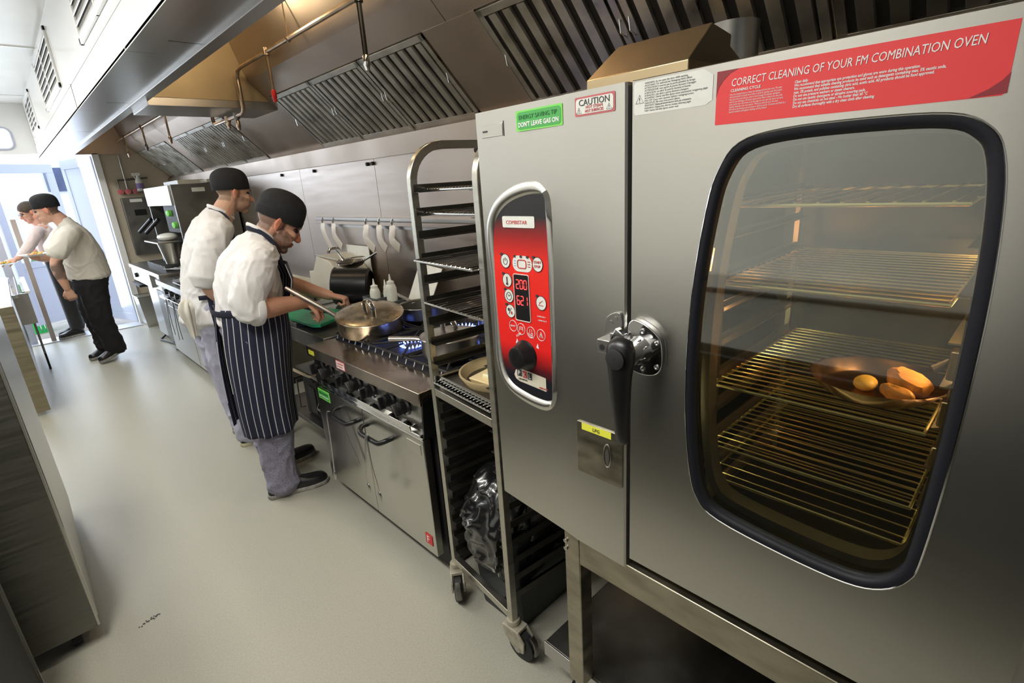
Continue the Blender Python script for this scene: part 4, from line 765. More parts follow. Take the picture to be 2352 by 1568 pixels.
# tongs
def tongs(x, y, z, lab, L=0.30, a=0.1):
    t = thing('tongs', lab, 'utensil', (x, y, z - L), 'tongs hanging on the range door handles')
    for s in (-1, 1):
        o = obj('arm', M().tube(cat([(x, y, z + 0.015), (x - 0.006, y + s * 0.008, z - 0.01), (x - 0.012, y + s * (0.012 + a * 0.08), z - L * 0.45), (x - 0.012, y + s * (0.016 + a * 0.22), z - L * 0.8), (x - 0.01, y + s * (0.014 + a * 0.24), z - L)], 4), [(0.006, 0.0018)] * 17, 8, side=(0, 1, 0)), 'steel', t)
        obj('tip', M().ell((x - 0.010, y + s * (0.014 + a * 0.24), z - L - 0.012), (0.006, 0.018, 0.03), n=12, m=8), 'steel', o)
    return t
tongs(0.922, 1.965, 0.60, 'steel tongs hanging over the right door handle of the range', 0.27, 0.15)
t = thing('steel_ladle', 'long steel bar hanging from the left end of the range door handle', 'utensil', (0.915, 2.345, 0.25))
obj('shaft', M().tube(cat([(0.93, 2.345, 0.605), (0.912, 2.345, 0.60), (0.912, 2.36, 0.45), (0.91, 2.38, 0.27)], 4), [(0.006, 0.003)] * 13, 8, side=(0, 1, 0)), 'steel', t)
obj('tip', M().ell((0.91, 2.383, 0.24), (0.006, 0.015, 0.03)), 'steel', t)
t = thing('spatula', 'slim steel spatula slanting behind the left door handle of the range', 'utensil', (0.95, 2.24, 0.35))
obj('shaft', M().tube([(0.958, 2.32, 0.60), (0.962, 2.24, 0.44), (0.965, 2.19, 0.345)], [(0.006, 0.002), (0.006, 0.002), (0.012, 0.002)], 8, side=(0, 1, 0)), 'steel', t)
# ---- pans on the range
def pot(name, label, c, r, h, ma, lid=True, hand=None, catg='pan', tilt=None, bottom_r=None, hl=0.26):
    t = thing(name, label, catg, c); rb = bottom_r or r * 0.93
    T = Matrix.Translation(Vector(c)) @ (tilt.to_matrix().to_4x4() if tilt else Matrix.Identity(4)) @ Matrix.Translation(-Vector(c))
    def tr(m): m.v = [tuple(T @ Vector(p)) for p in m.v]; return m
    x, y, z = c
    obj('body', tr(M().lathe([(0.001, 0), (rb, 0), (rb + 0.008, 0.008), (r, h), (r + 0.006, h + 0.003), (r + 0.004, h + 0.006), (r - 0.003, h), (rb + 0.003, 0.010), (0.001, 0.006)], c, n=48)), ma, t)
    if lid:
        l = obj('lid', tr(M().lathe([(r + 0.001, h + 0.004), (r - 0.008, h + 0.009), (r * 0.7, h + 0.013), (0.001, h + 0.018)], c, n=48)), ma, t)
        obj('lid_handle', tr(M().tube(cat([(x, y - 0.045, z + h + 0.014), (x, y - 0.044, z + h + 0.050), (x, y - 0.02, z + h + 0.075), (x, y + 0.02, z + h + 0.075), (x, y + 0.044, z + h + 0.050), (x, y + 0.045, z + h + 0.014)], 4), [(0.014, 0.004)] * 21, 10, side=(1, 0, 0))), 'chrome', l)
    if hand is not None:
        ca, sa = math.cos(hand[0]), math.sin(hand[0]); up = hand[1]
        obj('handle', tr(M().tube(cat([(x + ca * (r - 0.002), y + sa * (r - 0.002), z + h * 0.75), (x + ca * (r + 0.03), y + sa * (r + 0.03), z + h * 0.8 + up * 0.03), (x + ca * (r + hl), y + sa * (r + hl), z + h * 0.8 + up * (hl + 0.01))], 5), [(0.014, 0.009)] * 5 + [(0.014, 0.012)] * 6, 12, side=(-sa, ca, 0))), 'steel', t)
    return t
OLD = mat('worn_pan_steel', (0.56, 0.48, 0.36), 0.26, 1, 0.35, 14, rvar=0.12)
pot('saute_pan', 'big lidded saute pan with long steel handle, tilted over the front burner', (1.275, 2.45, 0.932), 0.172, 0.085, OLD, True, (math.radians(132), 0.62), tilt=Euler((math.radians(8.5), math.radians(-4.5), 0)), hl=0.25)
pot('saucepan', 'steel lidded saucepan on the burner seen through the trolley', (1.30, 1.79, 0.919), 0.13, 0.085, 'steel', True, (math.radians(125), 0.0), hl=0.16)
pot('saucepan', 'smaller shiny pan at the back of the range behind the trolley bars', (1.63, 1.80, 0.919), 0.12, 0.10, 'steel', False, None)
pot('stock_pot', 'dark steel pan without lid at the back of the range beside the squeeze bottles', (1.62, 2.46, 0.919), 0.14, 0.07, 'steel_dk', False, (math.radians(80), 0.05))
# ---- back shelf things
t = thing('back_shelf', 'steel shelf ledge along the wall behind the range', 'shelf', (1.87, 2.4, 0.90))
obj('ledge', M().box(1.85, 1.898, 1.6, 3.55, 0.885, 0.90), 'steel', t, 0.002)
t = thing('caddy', 'grey metal caddy holding squeeze bottles at the back of the range', 'container', (1.50, 2.86, 0.90))
bx0, bx1, by0, by1 = 1.55, 1.68, 2.70, 3.04
obj('caddy_wall', M().box(bx0, bx0 + 0.004, by0, by1, 0.895, 0.985).box(bx1 - 0.004, bx1, by0, by1, 0.895, 0.985).box(bx0, bx1, by0, by0 + 0.004, 0.895, 0.985).box(bx0, bx1, by1 - 0.004, by1, 0.895, 0.985).box(bx0, bx1, by0, by1, 0.895, 0.9).box(bx0, bx1, 2.87, 2.874, 0.9, 0.985), mat('caddy_grey', (0.22, 0.24, 0.25), 0.4, 0.8), t)
WB = mat('translucent_bottle', (0.72, 0.74, 0.66), 0.35)
for (x, y, h, lab) in ((1.60, 2.96, 0.15, 'white squeeze bottle with a pointed nozzle, left in the grey caddy'), (1.65, 2.91, 0.14, 'slim squeeze bottle in the middle of the grey caddy'), (1.62, 2.79, 0.19, 'taller white squeeze bottle, right in the grey caddy')):
    t = thing('squeeze_bottle', lab, 'bottle', (x, y, 0.9), 'squeeze bottles in the grey caddy'); r = 0.033 if h > 0.142 else 0.018
    obj('bottle_body', M().lathe([(0.001, 0), (r, 0), (r, h - 0.04), (r * 0.8, h - 0.02), (r * 0.55, h - 0.01), (0.001, h - 0.01)], (x, y, 0.902), n=24), WB, t)
    obj('nozzle', M().lathe([(r * 0.7, h - 0.018), (r * 0.7, h), (0.008, h + 0.008), (0.003, h + 0.045), (0.001, h + 0.045)], (x, y, 0.902), n=16), 'paperw', t)
t = thing('paper_card', 'pale card leaning against the wall behind the squeeze bottles', 'card', (1.80, 2.72, 0.9)); obj('sheet', M().add([(1.74, 2.60, 0.9), (1.74, 2.84, 0.9), (1.88, 2.84, 1.16), (1.88, 2.60, 1.14), (1.745, 2.60, 0.9), (1.745, 2.84, 0.9), (1.885, 2.84, 1.16), (1.885, 2.60, 1.14)], [(0, 1, 2, 3), (7, 6, 5, 4), (0, 4, 5, 1), (1, 5, 6, 2), (2, 6, 7, 3), (3, 7, 4, 0)]), 'paperw', t)
# ================================================================ WORK TABLE left of the range
wt = thing('work_table', 'low dark steel work table with an undershelf left of the range', 'table', (1.45, 3.1, 0))
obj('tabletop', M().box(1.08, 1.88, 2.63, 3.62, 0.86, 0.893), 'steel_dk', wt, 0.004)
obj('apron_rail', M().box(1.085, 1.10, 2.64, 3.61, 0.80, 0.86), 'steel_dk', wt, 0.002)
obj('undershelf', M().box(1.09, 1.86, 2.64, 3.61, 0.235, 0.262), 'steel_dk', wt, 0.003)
obj('mid_shelf', M().box(1.14, 1.86, 2.66, 3.3, 0.56, 0.575), 'steel_dk', wt, 0.003)
obj('back_panel', M().box(1.84, 1.85, 2.64, 3.61, 0.26, 0.86), 'blackm', wt)
for x, y in ((1.10, 2.65), (1.10, 3.57), (1.82, 2.65), (1.82, 3.57)): obj('leg', M().box(x, x + 0.035, y, y + 0.035, 0, 0.86), 'steel_dk', wt, 0.002)
GB = mat('green_board', (0.02, 0.36, 0.17), 0.45, 0, 0.1, 20, bump=0.2)
solo('chopping_board', M().prism([(1.09, 3.27), (1.30, 3.33), (1.40, 2.90), (1.13, 2.76), (1.10, 2.80)], 'z', 0.922, 0.940), GB, 'green chopping board lying on the work table by the chef', 'board', bevel=0.003)
solo('steel_tray', M().box(1.09, 1.5, 3.0, 3.36, 0.894, 0.898).tube([(1.09, 3.0, 0.915), (1.5, 3.0, 0.915), (1.5, 3.36, 0.915), (1.09, 3.36, 0.915)], 0.006, 8, closed=True).box(1.087, 1.092, 3.0, 3.36, 0.896, 0.913), 'steel', 'shallow steel tray under the green chopping board', 'tray')
solo('blue_cloth', M().ell((1.15, 2.93, 0.909), (0.022, 0.05, 0.012)).ell((1.16, 2.89, 0.906), (0.02, 0.03, 0.010)), mat('blue_check', (0.18, 0.26, 0.50), 0.8, 0, 0.5, 60), 'small blue and white cloth tucked under the green board', 'cloth')
t = thing('kitchen_knife', 'long black-handled knife in the front chef\'s near hand above the green board', 'knife', (1.14, 3.0, 0.98))
obj('handle', M().tube([(1.215, 2.80, 0.985), (1.16, 2.93, 1.00), (1.10, 3.09, 1.02)], [(0.010, 0.006)] * 3, 10, side=(0, 0, 1)), 'black', t)
# shelf clutter
t = thing('bread_loaf', 'toasted brown loaf piece on the shelf left of the range', 'bread', (1.18, 2.87, 0.575))
obj('crumb', M().ell((1.18, 2.90, 0.615), (0.06, 0.11, 0.042)), mat('bread', (0.66, 0.40, 0.14), 0.7, 0, 0.2, 20), t); obj('crust', M().ell((1.165, 2.89, 0.603), (0.062, 0.112, 0.032)), mat('crust', (0.30, 0.10, 0.03), 0.6, 0, 0.4, 20), t)
solo('wooden_spoon', M().tube([(1.07, 3.25, 0.60), (1.08, 3.0, 0.597), (1.10, 2.83, 0.594)], [(0.013, 0.006), (0.010, 0.007), (0.012, 0.007)], 10, side=(1, 0, 0)), mat('pale_wood', (0.58, 0.50, 0.33), 0.5), 'pale wooden spoon handle poking out from the shelf below the loaf', 'utensil')
solo('tea_towel', M().rings([[(1.10, 2.78, 0.84), (1.10, 2.66, 0.84), (1.14, 2.66, 0.84), (1.14, 2.78, 0.84)], [(1.09, 2.83, 0.76), (1.085, 2.68, 0.76), (1.13, 2.67, 0.76), (1.14, 2.82, 0.76)], [(1.10, 2.80, 0.68), (1.09, 2.69, 0.66), (1.12, 2.68, 0.67), (1.13, 2.79, 0.67)]]), mat('towel_green', (0.40, 0.42, 0.24), 0.8, 0, 0.2, 20), 'greenish folded tea towel hanging at the corner of the work table', 'towel')
bk = thing('grill_box', 'black portable grill box on the undershelf left of the range', 'appliance', (1.35, 3.0, 0.262))
obj('casing', M().box(1.14, 1.6, 2.78, 3.22, 0.27, 0.52), 'blackm', bk, 0.006)
for k in range(7): obj('grille_slot', M().box(1.132, 1.14, 3.12 - k * 0.012, 3.126 - k * 0.012, 0.30, 0.48), 'steel_dk', bk)
obj('bracket', M().tube([(1.14, 3.24, 0.50), (1.11, 3.24, 0.50), (1.11, 3.26, 0.30), (1.14, 3.26, 0.30)], 0.005, 6), 'steel', bk)
obj('lever', M().tube([(1.14, 3.0, 0.40), (1.10, 2.95, 0.38), (1.10, 2.85, 0.37)], [0.007, 0.007, 0.009], 8), 'steel_dk', bk)
# black pan lying on its side, boxes, pans against the wall
t = thing('black_stock_pot', 'large black pot lying on its side at the back of the work table', 'pot', (1.63, 3.22, 0.895))
obj('drum', M().lathe([(0.10, -0.14), (0.118, -0.13), (0.120, 0.10), (0.116, 0.10), (0.112, -0.12), (0.001, -0.12)], (1.60, 3.28, 1.02), (-0.72, 0.69, 0.05), 44), 'black', t)
obj('rim', M().lathe([(0.118, 0.095), (0.126, 0.10), (0.120, 0.105), (0.112, 0.10)], (1.60, 3.28, 1.02), (-0.72, 0.69, 0.05), 44), 'steel_dk', t)
t = thing('sieve', 'wire sieve and pans piled on top of the black pot', 'utensil', (1.68, 3.45, 1.1))
obj('rim', M().tube([(1.70 + 0.10 * math.cos(a), 3.42 + 0.10 * math.sin(a), 1.165 + 0.015 * math.cos(a)) for a in [k * 0.3307 for k in range(19)]], 0.005, 6, closed=True), 'chrome', t)
obj('basket', M().lathe([(0.10, 0), (0.08, -0.03), (0.04, -0.05), (0.001, -0.055)], (1.70, 3.42, 1.165), n=24), 'steel_dk', t)
obj('handle', M().tube([(1.66, 3.52, 1.17), (1.60, 3.76, 1.20)], 0.006, 8).tube([(1.76, 3.34, 1.165), (1.80, 3.22, 1.22)], 0.007, 8).tube([(1.68, 3.50, 1.165), (1.66, 3.54, 1.24), (1.66, 3.44, 1.18)], 0.006, 8), 'chrome', t)
WP = mat('white_plastic', (0.66, 0.62, 0.52), 0.45, 0, 0.05, 5)
solo('white_carton', M().prism([(3.46, 0.895), (3.98, 0.895), (3.98, 1.06), (3.90, 1.07), (3.80, 1.19), (3.60, 1.16), (3.46, 1.06)], 'x', 1.62, 1.86), WP, 'white plastic carton and lids standing behind the black pot', 'box', bevel=0.005)
solo('paper_sheet', M().box(1.87, 1.875, 3.46, 3.80, 1.02, 1.24), 'paperw', 'white paper sheet propped against the steel wall above the carton', 'paper')
solo('yellow_board', M().box(1.20, 1.235, 3.36, 3.52, 0.895, 1.02), mat('yellow_board_plastic', (0.75, 0.55, 0.10), 0.5), 'yellow board edge standing behind the front chef\'s forearm', 'board', bevel=0.006)
t = thing('tap', 'small chrome tap on the steel wall behind the work table', 'tap', (1.86, 4.05, 1.05)); obj('spout', M().tube([(1.895, 4.03, 1.20), (1.84, 4.03, 1.20), (1.82, 4.03, 1.17)], 0.012, 10), 'chrome', t)
# ---- utensil rail on the wall
ur = thing('utensil_rail', 'pale steel rail along the wall with utensils hooked below it', 'rail', (1.88, 3.2, 1.39))
obj('rail_top', M().box(1.865, 1.898, 1.7, 4.26, 1.425, 1.445), 'steel', ur, 0.002); obj('rail_face', M().box(1.86, 1.87, 1.7, 4.26, 1.392, 1.418), 'steel_wall', ur, 0.002); obj('rail_back', M().box(1.888, 1.898, 1.7, 4.26, 1.37, 1.43), 'steel', ur)
PU = mat('pale_utensil', (0.62, 0.56, 0.48), 0.4, 0.3)
for i, (y, dy, zb, cur, lab) in enumerate(((4.12, -0.10, 1.20, 0, 'pale spatula handle hanging first from the left on the wall rail'), (3.93, -0.10, 1.22, 0.04, 'pale curved utensil hanging second from the left on the wall rail'), (3.42, -0.09, 1.225, 0.08, 'curved pale utensil hanging in the middle of the wall rail'), (3.24, -0.07, 1.235, 0.03, 'broad pale utensil hanging second from the right on the wall rail'), (3.07, -0.07, 1.25, 0.06, 'short pale utensil hanging at the right by the trolley post'))):
    t = thing('hanging_utensil', lab, 'utensil', (1.85, y, zb), 'pale utensils hanging from the wall rail')
    pts = cat([(1.862, y + 0.01, 1.40), (1.850, y, 1.36), (1.845, y + dy * 0.3 + cur * 0.5, 1.30), (1.848, y + dy, zb)], 5)
    obj('blade', M().tube(pts, [(0.036, 0.0025)] * len(pts), 10, side=(0, 1, 0)), PU, t)
    obj('hook', M().tube([(1.862, y + 0.01, 1.395), (1.855, y + 0.01, 1.42), (1.87, y + 0.01, 1.448)], 0.004, 6), 'steel', t)
# wall bolts under the hood
for y, lb_ in ((4.87, 'above the tap, leftmost'), (4.2, 'second from the left'), (3.35, 'left one of a close pair'), (3.28, 'right one of a close pair'), (2.2, 'behind the trolley top')): solo('wall_bolt', M().cyl((1.9, y, 1.80), (1.885, y, 1.80), 0.012, n=10), 'blackm', 'small dark wall bolt under the canopy edge, ' + lb_, 'bolt', 'dark bolts in the wall under the canopy')
# ================================================================ FAR COOK LINE
r2 = thing('far_range', 'second stainless range beyond the chefs with towel rail and plain door', 'cooker', (1.45, 5.5, 0))
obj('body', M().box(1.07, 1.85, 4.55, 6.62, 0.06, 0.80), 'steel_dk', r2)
obj('hob_top', M().box(1.03, 1.86, 4.55, 6.62, 0.80, 0.855), 'steel', r2, 0.004)
obj('rail', M().box(1.02, 1.06, 4.9, 6.55, 0.67, 0.70), 'chrome', r2, 0.004)
for a, b_ in ((4.6, 5.58), (5.6, 6.58)): obj('door', M().box(1.05, 1.08, a, b_, 0.08, 0.60), 'steel_h', r2, 0.003)
for k in range(8): obj('knob', M().lathe([(0.03, 0), (0.026, 0.03), (0.001, 0.032)], (1.07, 4.75 + k * 0.23, 0.745), (-1, 0, 0), 16), 'black', r2)
obj('plinth', M().box(1.12, 1.84, 4.56, 6.6, 0.0, 0.07), 'blackm', r2)
obj('grate', M().box(1.15, 1.7, 4.7, 6.4, 0.856, 0.872), 'blackm', r2)
for a in (6.2, 5.9):
    t = thing('tongs', 'steel tongs hanging on the far range rail, %s' % ('left pair' if a > 6 else 'right pair'), 'utensil', (1.01, a, 0.3), 'tongs on the far range rail')
    obj('arm', M().tube([(1.01, a, 0.70), (1.0, a + 0.06, 0.45), (1.0, a + 0.09, 0.30)], [(0.010, 0.003)] * 3, 8, side=(0, 1, 0)), 'steel', t); obj('arm', M().tube([(1.01, a - 0.02, 0.70), (1.0, a - 0.05, 0.45), (1.0, a - 0.07, 0.33)], [(0.010, 0.003)] * 3, 8, side=(0, 1, 0)), 'steel', t)
t = thing('foil_tray', 'crumpled foil covered tray on the far range top edge', 'tray', (1.25, 5.55, 0.873))
fm = M(); rd = random.Random(2); gx, gy = 9, 14
vs = [(1.06 + 0.36 * i / (gx - 1), 4.95 + 1.05 * j / (gy - 1), 0.885 + rd.uniform(0, 0.03)) for i in range(gx) for j in range(gy)]
fm.add(vs, [(i * gy + j, i * gy + j + 1, (i + 1) * gy + j + 1, (i + 1) * gy + j) for i in range(gx - 1) for j in range(gy - 1)])
obj('foil', fm, 'steel', t, ang=5); obj('tray_base', M().box(1.07, 1.41, 4.96, 5.99, 0.873, 0.885), 'steel', t)
gr = thing('chargrill', 'flat-topped chargrill unit at the far end of the cook line', 'grill', (1.5, 7.5, 0))
obj('top', M().box(1.08, 1.86, 6.68, 8.5, 0.845, 0.89), 'steel', gr, 0.004); obj('cabinet', M().box(1.13, 1.86, 6.72, 7.85, 0.05, 0.845), 'steel', gr, 0.003)
obj('side_panel', M().box(1.12, 1.14, 6.72, 7.3, 0.05, 0.66), 'steel_dk', gr); obj('control_box', M().box(1.09, 1.15, 7.3, 8.45, 0.68, 0.845), 'steel_v', gr, 0.003)
obj('grill_bed', M().box(1.2, 1.75, 6.9, 7.9, 0.89, 0.93), 'blackm', gr, 0.003)
for k in range(14): obj('grill_bar', M().box(1.2, 1.75, 6.93 + k * 0.07, 6.955 + k * 0.07, 0.93, 0.945), 'steel_dk', gr)
obj('drip_tray', M().box(1.05, 1.3, 7.9, 8.4, 0.63, 0.66), 'blackm', gr, 0.003); obj('knob', M().lathe([(0.03, 0), (0.026, 0.03), (0.001, 0.032)], (1.09, 8.1, 0.77), (-1, 0, 0), 16), 'black', gr)
for x, y in ((1.16, 6.8), (1.8, 6.8), (1.16, 7.75), (1.8, 7.75)): obj('castor', M().cyl((x - 0.01, y, 0.03), (x + 0.02, y, 0.03), 0.03), 'rubber', gr)
pp2 = thing('gas_hose', 'black gas hose curling on the floor under the chargrill', 'hose', (1.12, 7.4, 0)); obj('hose', M().tube(cat([(1.2, 7.6, 0.10), (1.12, 7.62, 0.02), (1.06, 7.5, 0.015), (1.10, 7.3, 0.015), (1.14, 7.0, 0.02), (1.09, 6.85, 0.015), (1.12, 6.7, 0.04)], 5), 0.011, 8), 'black', pp2)
fr2 = thing('pillar_unit', 'tall narrow steel bin standing by the end wall trim', 'bin', (1.2, 8.65, 0)); obj('bin_body', M().rings([[(1.10, 8.5, 0), (1.24, 8.5, 0), (1.24, 8.8, 0), (1.10, 8.8, 0)], [(1.07, 8.47, 0.42), (1.26, 8.47, 0.42), (1.26, 8.82, 0.42), (1.07, 8.82, 0.42)]]), 'steel_v', fr2, 0.002); obj('rim', M().tube([(1.07, 8.47, 0.42), (1.26, 8.47, 0.42), (1.26, 8.82, 0.42), (1.07, 8.82, 0.42)], 0.008, 6, closed=True), 'steel', fr2)
# salamander / hot cabinet above the far line
sl = thing('salamander_grill', 'big steel cabinet grill above the far cook line with a bright open front', 'appliance', (1.6, 6.95, 1.2))
obj('housing', M().box(1.3, 1.88, 6.22, 7.45, 1.60, 1.80), 'steel_v', sl, 0.004); obj('side_panel', M().box(1.3, 1.88, 6.20, 6.24, 0.96, 1.80), 'steel_dk', sl, 0.003); obj('side_panel', M().box(1.3, 1.88, 7.43, 7.46, 0.96, 1.80), 'steel_dk', sl)
obj('flap', M().box(1.285, 1.30, 6.26, 7.44, 1.60, 1.795), 'steel_v', sl, 0.003); obj('back', M().box(1.85, 1.88, 6.22, 7.45, 0.96, 1.6), 'blackm', sl)
obj('sticker', M().box(1.48, 1.60, 6.196, 6.2, 1.72, 1.76), 'paperw', sl)
for z, y in ((1.52, 6.6), (1.40, 6.45)): k = obj('knob', M().lathe([(0.035, 0), (0.03, 0.04), (0.001, 0.045)], (1.33, y, z), (-1, -0.3, 0), 16), 'greenl', sl)
obj('knob_panel', M().box(1.33, 1.36, 6.3, 6.9, 1.32, 1.60), 'blackm', sl)
for dz in (0, 0.13): obj('handle', M().tube([(1.25, 7.25 - dz * 3.0, 1.46), (1.14, 7.45 - dz * 3.0, 1.32)], 0.02, 10), 'black', sl)
obj('shelf', M().box(1.12, 1.5, 6.5, 7.2, 1.22, 1.235), 'steel', sl, 0.003)
solo('white_box', M().box(1.45, 1.7, 6.55, 7.2, 1.805, 1.85), 'paperw', 'long white box lying on top of the cabinet grill', 'box', bevel=0.003)
solo('white_box', M().box(1.65, 1.85, 6.25, 6.5, 1.805, 1.84), 'paperw', 'short white box at the near end on top of the cabinet grill', 'box', bevel=0.003)
t = thing('pan_stack', 'stack of steel pans and a bain marie pot on the shelf under the cabinet grill', 'pan', (1.3, 6.75, 1.0)); obj('pot_body', M().lathe([(0.08, 0), (0.12, 0.22), (0.115, 0.22), (0.001, 0.03)], (1.25, 6.6, 1.0), n=24), 'steel_v', t); obj('cloth', M().ell((1.27, 6.75, 1.275), (0.10, 0.14, 0.04)), 'paperw', t)
for k in range(4): solo('tongs', M().tube([(1.12 + k * 0.05, 6.55 - k * 0.08, 0.955 + k * 0.006), (1.30 + k * 0.05, 6.15 - k * 0.1, 0.96 + k * 0.012), (1.16 + k * 0.05, 6.5, 0.955 + k * 0.006)], 0.006, 6), 'steel', 'steel tongs in the pile on the far range top, ' + ('nearest the aisle', 'second from the aisle', 'third from the aisle', 'nearest the wall')[k], 'utensil', 'pile of tongs on the far range')
# end wall fittings
ep = thing('boiler_panel', 'grey steel control panel with dark display on the end wall', 'panel', (1.4, 8.9, 0.93))
obj('panel_face', M().box(1.25, 1.62, 8.86, 8.95, 0.95, 1.72), 'steel_dk', ep, 0.004); obj('display', M().box(1.36, 1.50, 8.855, 8.86, 1.48, 1.56), 'black', ep); obj('label', M().box(1.34, 1.48, 8.855, 8.86, 1.66, 1.70), 'paperw', ep)
ps = thing('pipework', 'pale pipe and bracket with valves on the end wall', 'pipe', (1.35, 8.9, 1.8)); obj('pipe', M().cyl((1.36, 8.92, 1.76), (1.36, 8.92, 2.27), 0.012, n=10), 'steel', ps)
obj('bracket', M().tube([(1.27, 8.92, 1.95), (1.62, 8.92, 1.97)], 0.012, 8).tube([(1.27, 8.92, 1.95), (1.27, 8.92, 1.78), (1.55, 8.92, 1.80)], 0.014, 8), 'steel_dk', ps)
for x in (1.27, 1.35, 1.44): obj('valve', M().lathe([(0.035, 0), (0.035, 0.03), (0.001, 0.035)], (x, 8.9, 1.80), (0, -1, 0), 12), MRED, ps)
sb = thing('spray_bottle', 'white spray bottle with purple label high on the end wall shelf', 'bottle', (1.5, 8.85, 1.8)); obj('bottle', M().lathe([(0.001, 0), (0.045, 0), (0.045, 0.13), (0.018, 0.18), (0.018, 0.20), (0.001, 0.2)], (1.5, 8.85, 1.80), n=18), 'paperw', sb); obj('label', M().lathe([(0.046, 0.03), (0.046, 0.10)], (1.5, 8.85, 1.80), n=18), mat('purple_print', (0.25, 0.18, 0.42), 0.5), sb); obj('trigger', M().box(1.44, 1.53, 8.835, 8.865, 2.0, 2.035).tube([(1.455, 8.85, 2.0), (1.47, 8.85, 1.96)], 0.006, 6), 'paperw', sb)
solo('wall_shelf', M().box(1.42, 1.62, 8.78, 8.95, 1.79, 1.80), 'steel', 'tiny steel shelf under the spray bottle on the end wall', 'shelf')
# ================================================================ LEFT SIDE (pass)
LU = mat('dark_brushed_unit', (0.20, 0.20, 0.18), 0.38, 1, 0.12, 5, (1, 1, 18), rvar=0.08)
f1 = thing('fridge_cabinet', 'tall dark steel fridge cabinet at the lower left, end face to the camera', 'cabinet', (-0.5, 2.98, 0))
obj('cabinet_body', M().box(-0.85, -0.125, 2.335, 3.63, 0.085, 1.36), LU, f1, 0.004); obj('door', M().box(-0.125, -0.118, 2.40, 3.62, 0.09, 1.35), 'steel_v', f1, 0.003); obj('door_gasket', M().box(-0.128, -0.119, 2.352, 2.385, 0.52, 1.30), 'blackm', f1)
obj('edge_strip', M().box(-0.126, -0.119, 2.336, 2.352, 0.09, 1.35), 'steel_v', f1)
for x, y in ((-0.2, 2.42), (-0.78, 2.42), (-0.2, 3.55), (-0.78, 3.55)): obj('castor', M().cyl((x - 0.015, y, 0.042), (x + 0.015, y, 0.042), 0.042), 'rubber', f1)
f0 = thing('under_counter', 'black under-counter unit at the bottom left corner of the photo', 'cabinet', (-0.7, 1.2, 0))
obj('cabinet_body', M().box(-1.2, -0.30, -1.6, 2.14, 0.06, 0.86), 'blackm', f0, 0.004); obj('worktop', M().box(-1.25, -0.32, -1.6, 2.14, 0.86, 0.90), 'steel_dk', f0, 0.003); obj('edge_strip', M().box(-0.304, -0.292, 2.13, 2.145, 0.06, 0.86), 'steel', f0)
for y in (-1.4, 2.0): obj('foot', M().cyl((-0.5, y, 0), (-0.5, y, 0.06), 0.03), 'black', f0)
BRN = mat('warm_panel_steel', (0.36, 0.32, 0.22), 0.4, 1, 0.15, 4, (1, 1, 10), rvar=0.08)
ps2 = thing('pass_counter', 'narrow steel pass counter with brownish end panel on the left', 'counter', (-0.17, 6.8, 0))
obj('end_panel', M().box(-0.235, -0.095, 5.66, 5.70, 0.03, 0.93), BRN, ps2, 0.003); obj('counter_top', M().box(-0.235, -0.10, 5.70, 8.3, 0.90, 0.93), 'steel', ps2, 0.003); obj('front_panel', M().box(-0.112, -0.098, 5.70, 8.3, 0.16, 0.90), 'steel', ps2, 0.002); obj('foot', M().box(-0.2, -0.13, 5.8, 8.2, 0.0, 0.16), 'blackm', ps2)
obj('pass_rail', M().box(-0.095, -0.05, 6.45, 8.3, 0.895, 0.925), 'chrome', ps2, 0.003); obj('pass_rail', M().box(0.0, 0.04, 7.0, 8.6, 0.86, 0.885), 'white', ps2, 0.003); obj('bracket', M().box(-0.10, 0.02, 7.05, 7.09, 0.55, 0.86), 'steel', ps2)
obj('lower_panel', M().box(-0.02, 0.0, 7.2, 8.6, 0.2, 0.86), 'steel_dk', ps2); obj('foot', M().box(-0.02, 0.0, 7.3, 7.4, 0, 0.2), 'blackm', ps2)
g1 = thing('gantry_post', 'white painted gantry frame with hanging cable beside the door', 'frame', (-0.05, 8.4, 0)); obj('upright', M().box(-0.12, -0.04, 8.84, 8.92, 0, 1.85), 'doorw', g1, 0.004); obj('crossbeam', M().box(-0.6, -0.04, 8.84, 8.92, 1.85, 1.93), 'doorw', g1, 0.004); obj('upright', M().box(0.09, 0.14, YE - 0.14, YE - 0.06, 0, 1.55), mat('timber_post', (0.45, 0.38, 0.34), 0.6), g1, 0.003)
cb = thing('wall_worktop', 'long steel worktop along the far left wall out of the frame', 'counter', (-1.4, 3.2, 0)); obj('worktop', M().box(-1.68, -1.3, -1.6, 8.3, 0.88, 0.92), 'steel', cb); obj('cabinet_body', M().box(-1.68, -1.32, -1.6, 8.3, 0.0, 0.88), 'steel_dk', cb)
# floor crumbs
cr = M(); rd = random.Random(5)
for k in range(26):
    q = k / 26; x = CX0 + (CX1 - CX0) * q + rd.gauss(0, 0.003); y = CY0 + (CY1 - CY0) * q + rd.gauss(0, 0.004); cr.ell((x, y, 0.0015), (0.0035, 0.003, 0.0015), n=5, m=3)
o = obj('floor_crumbs', cr, 'inkk', None, origin=((CX0 + CX1) / 2, (CY0 + CY1) / 2, 0)); o['kind'] = 'stuff'; o['label'] = 'little line of dark crumbs on the aisle floor'; o['category'] = 'crumbs'

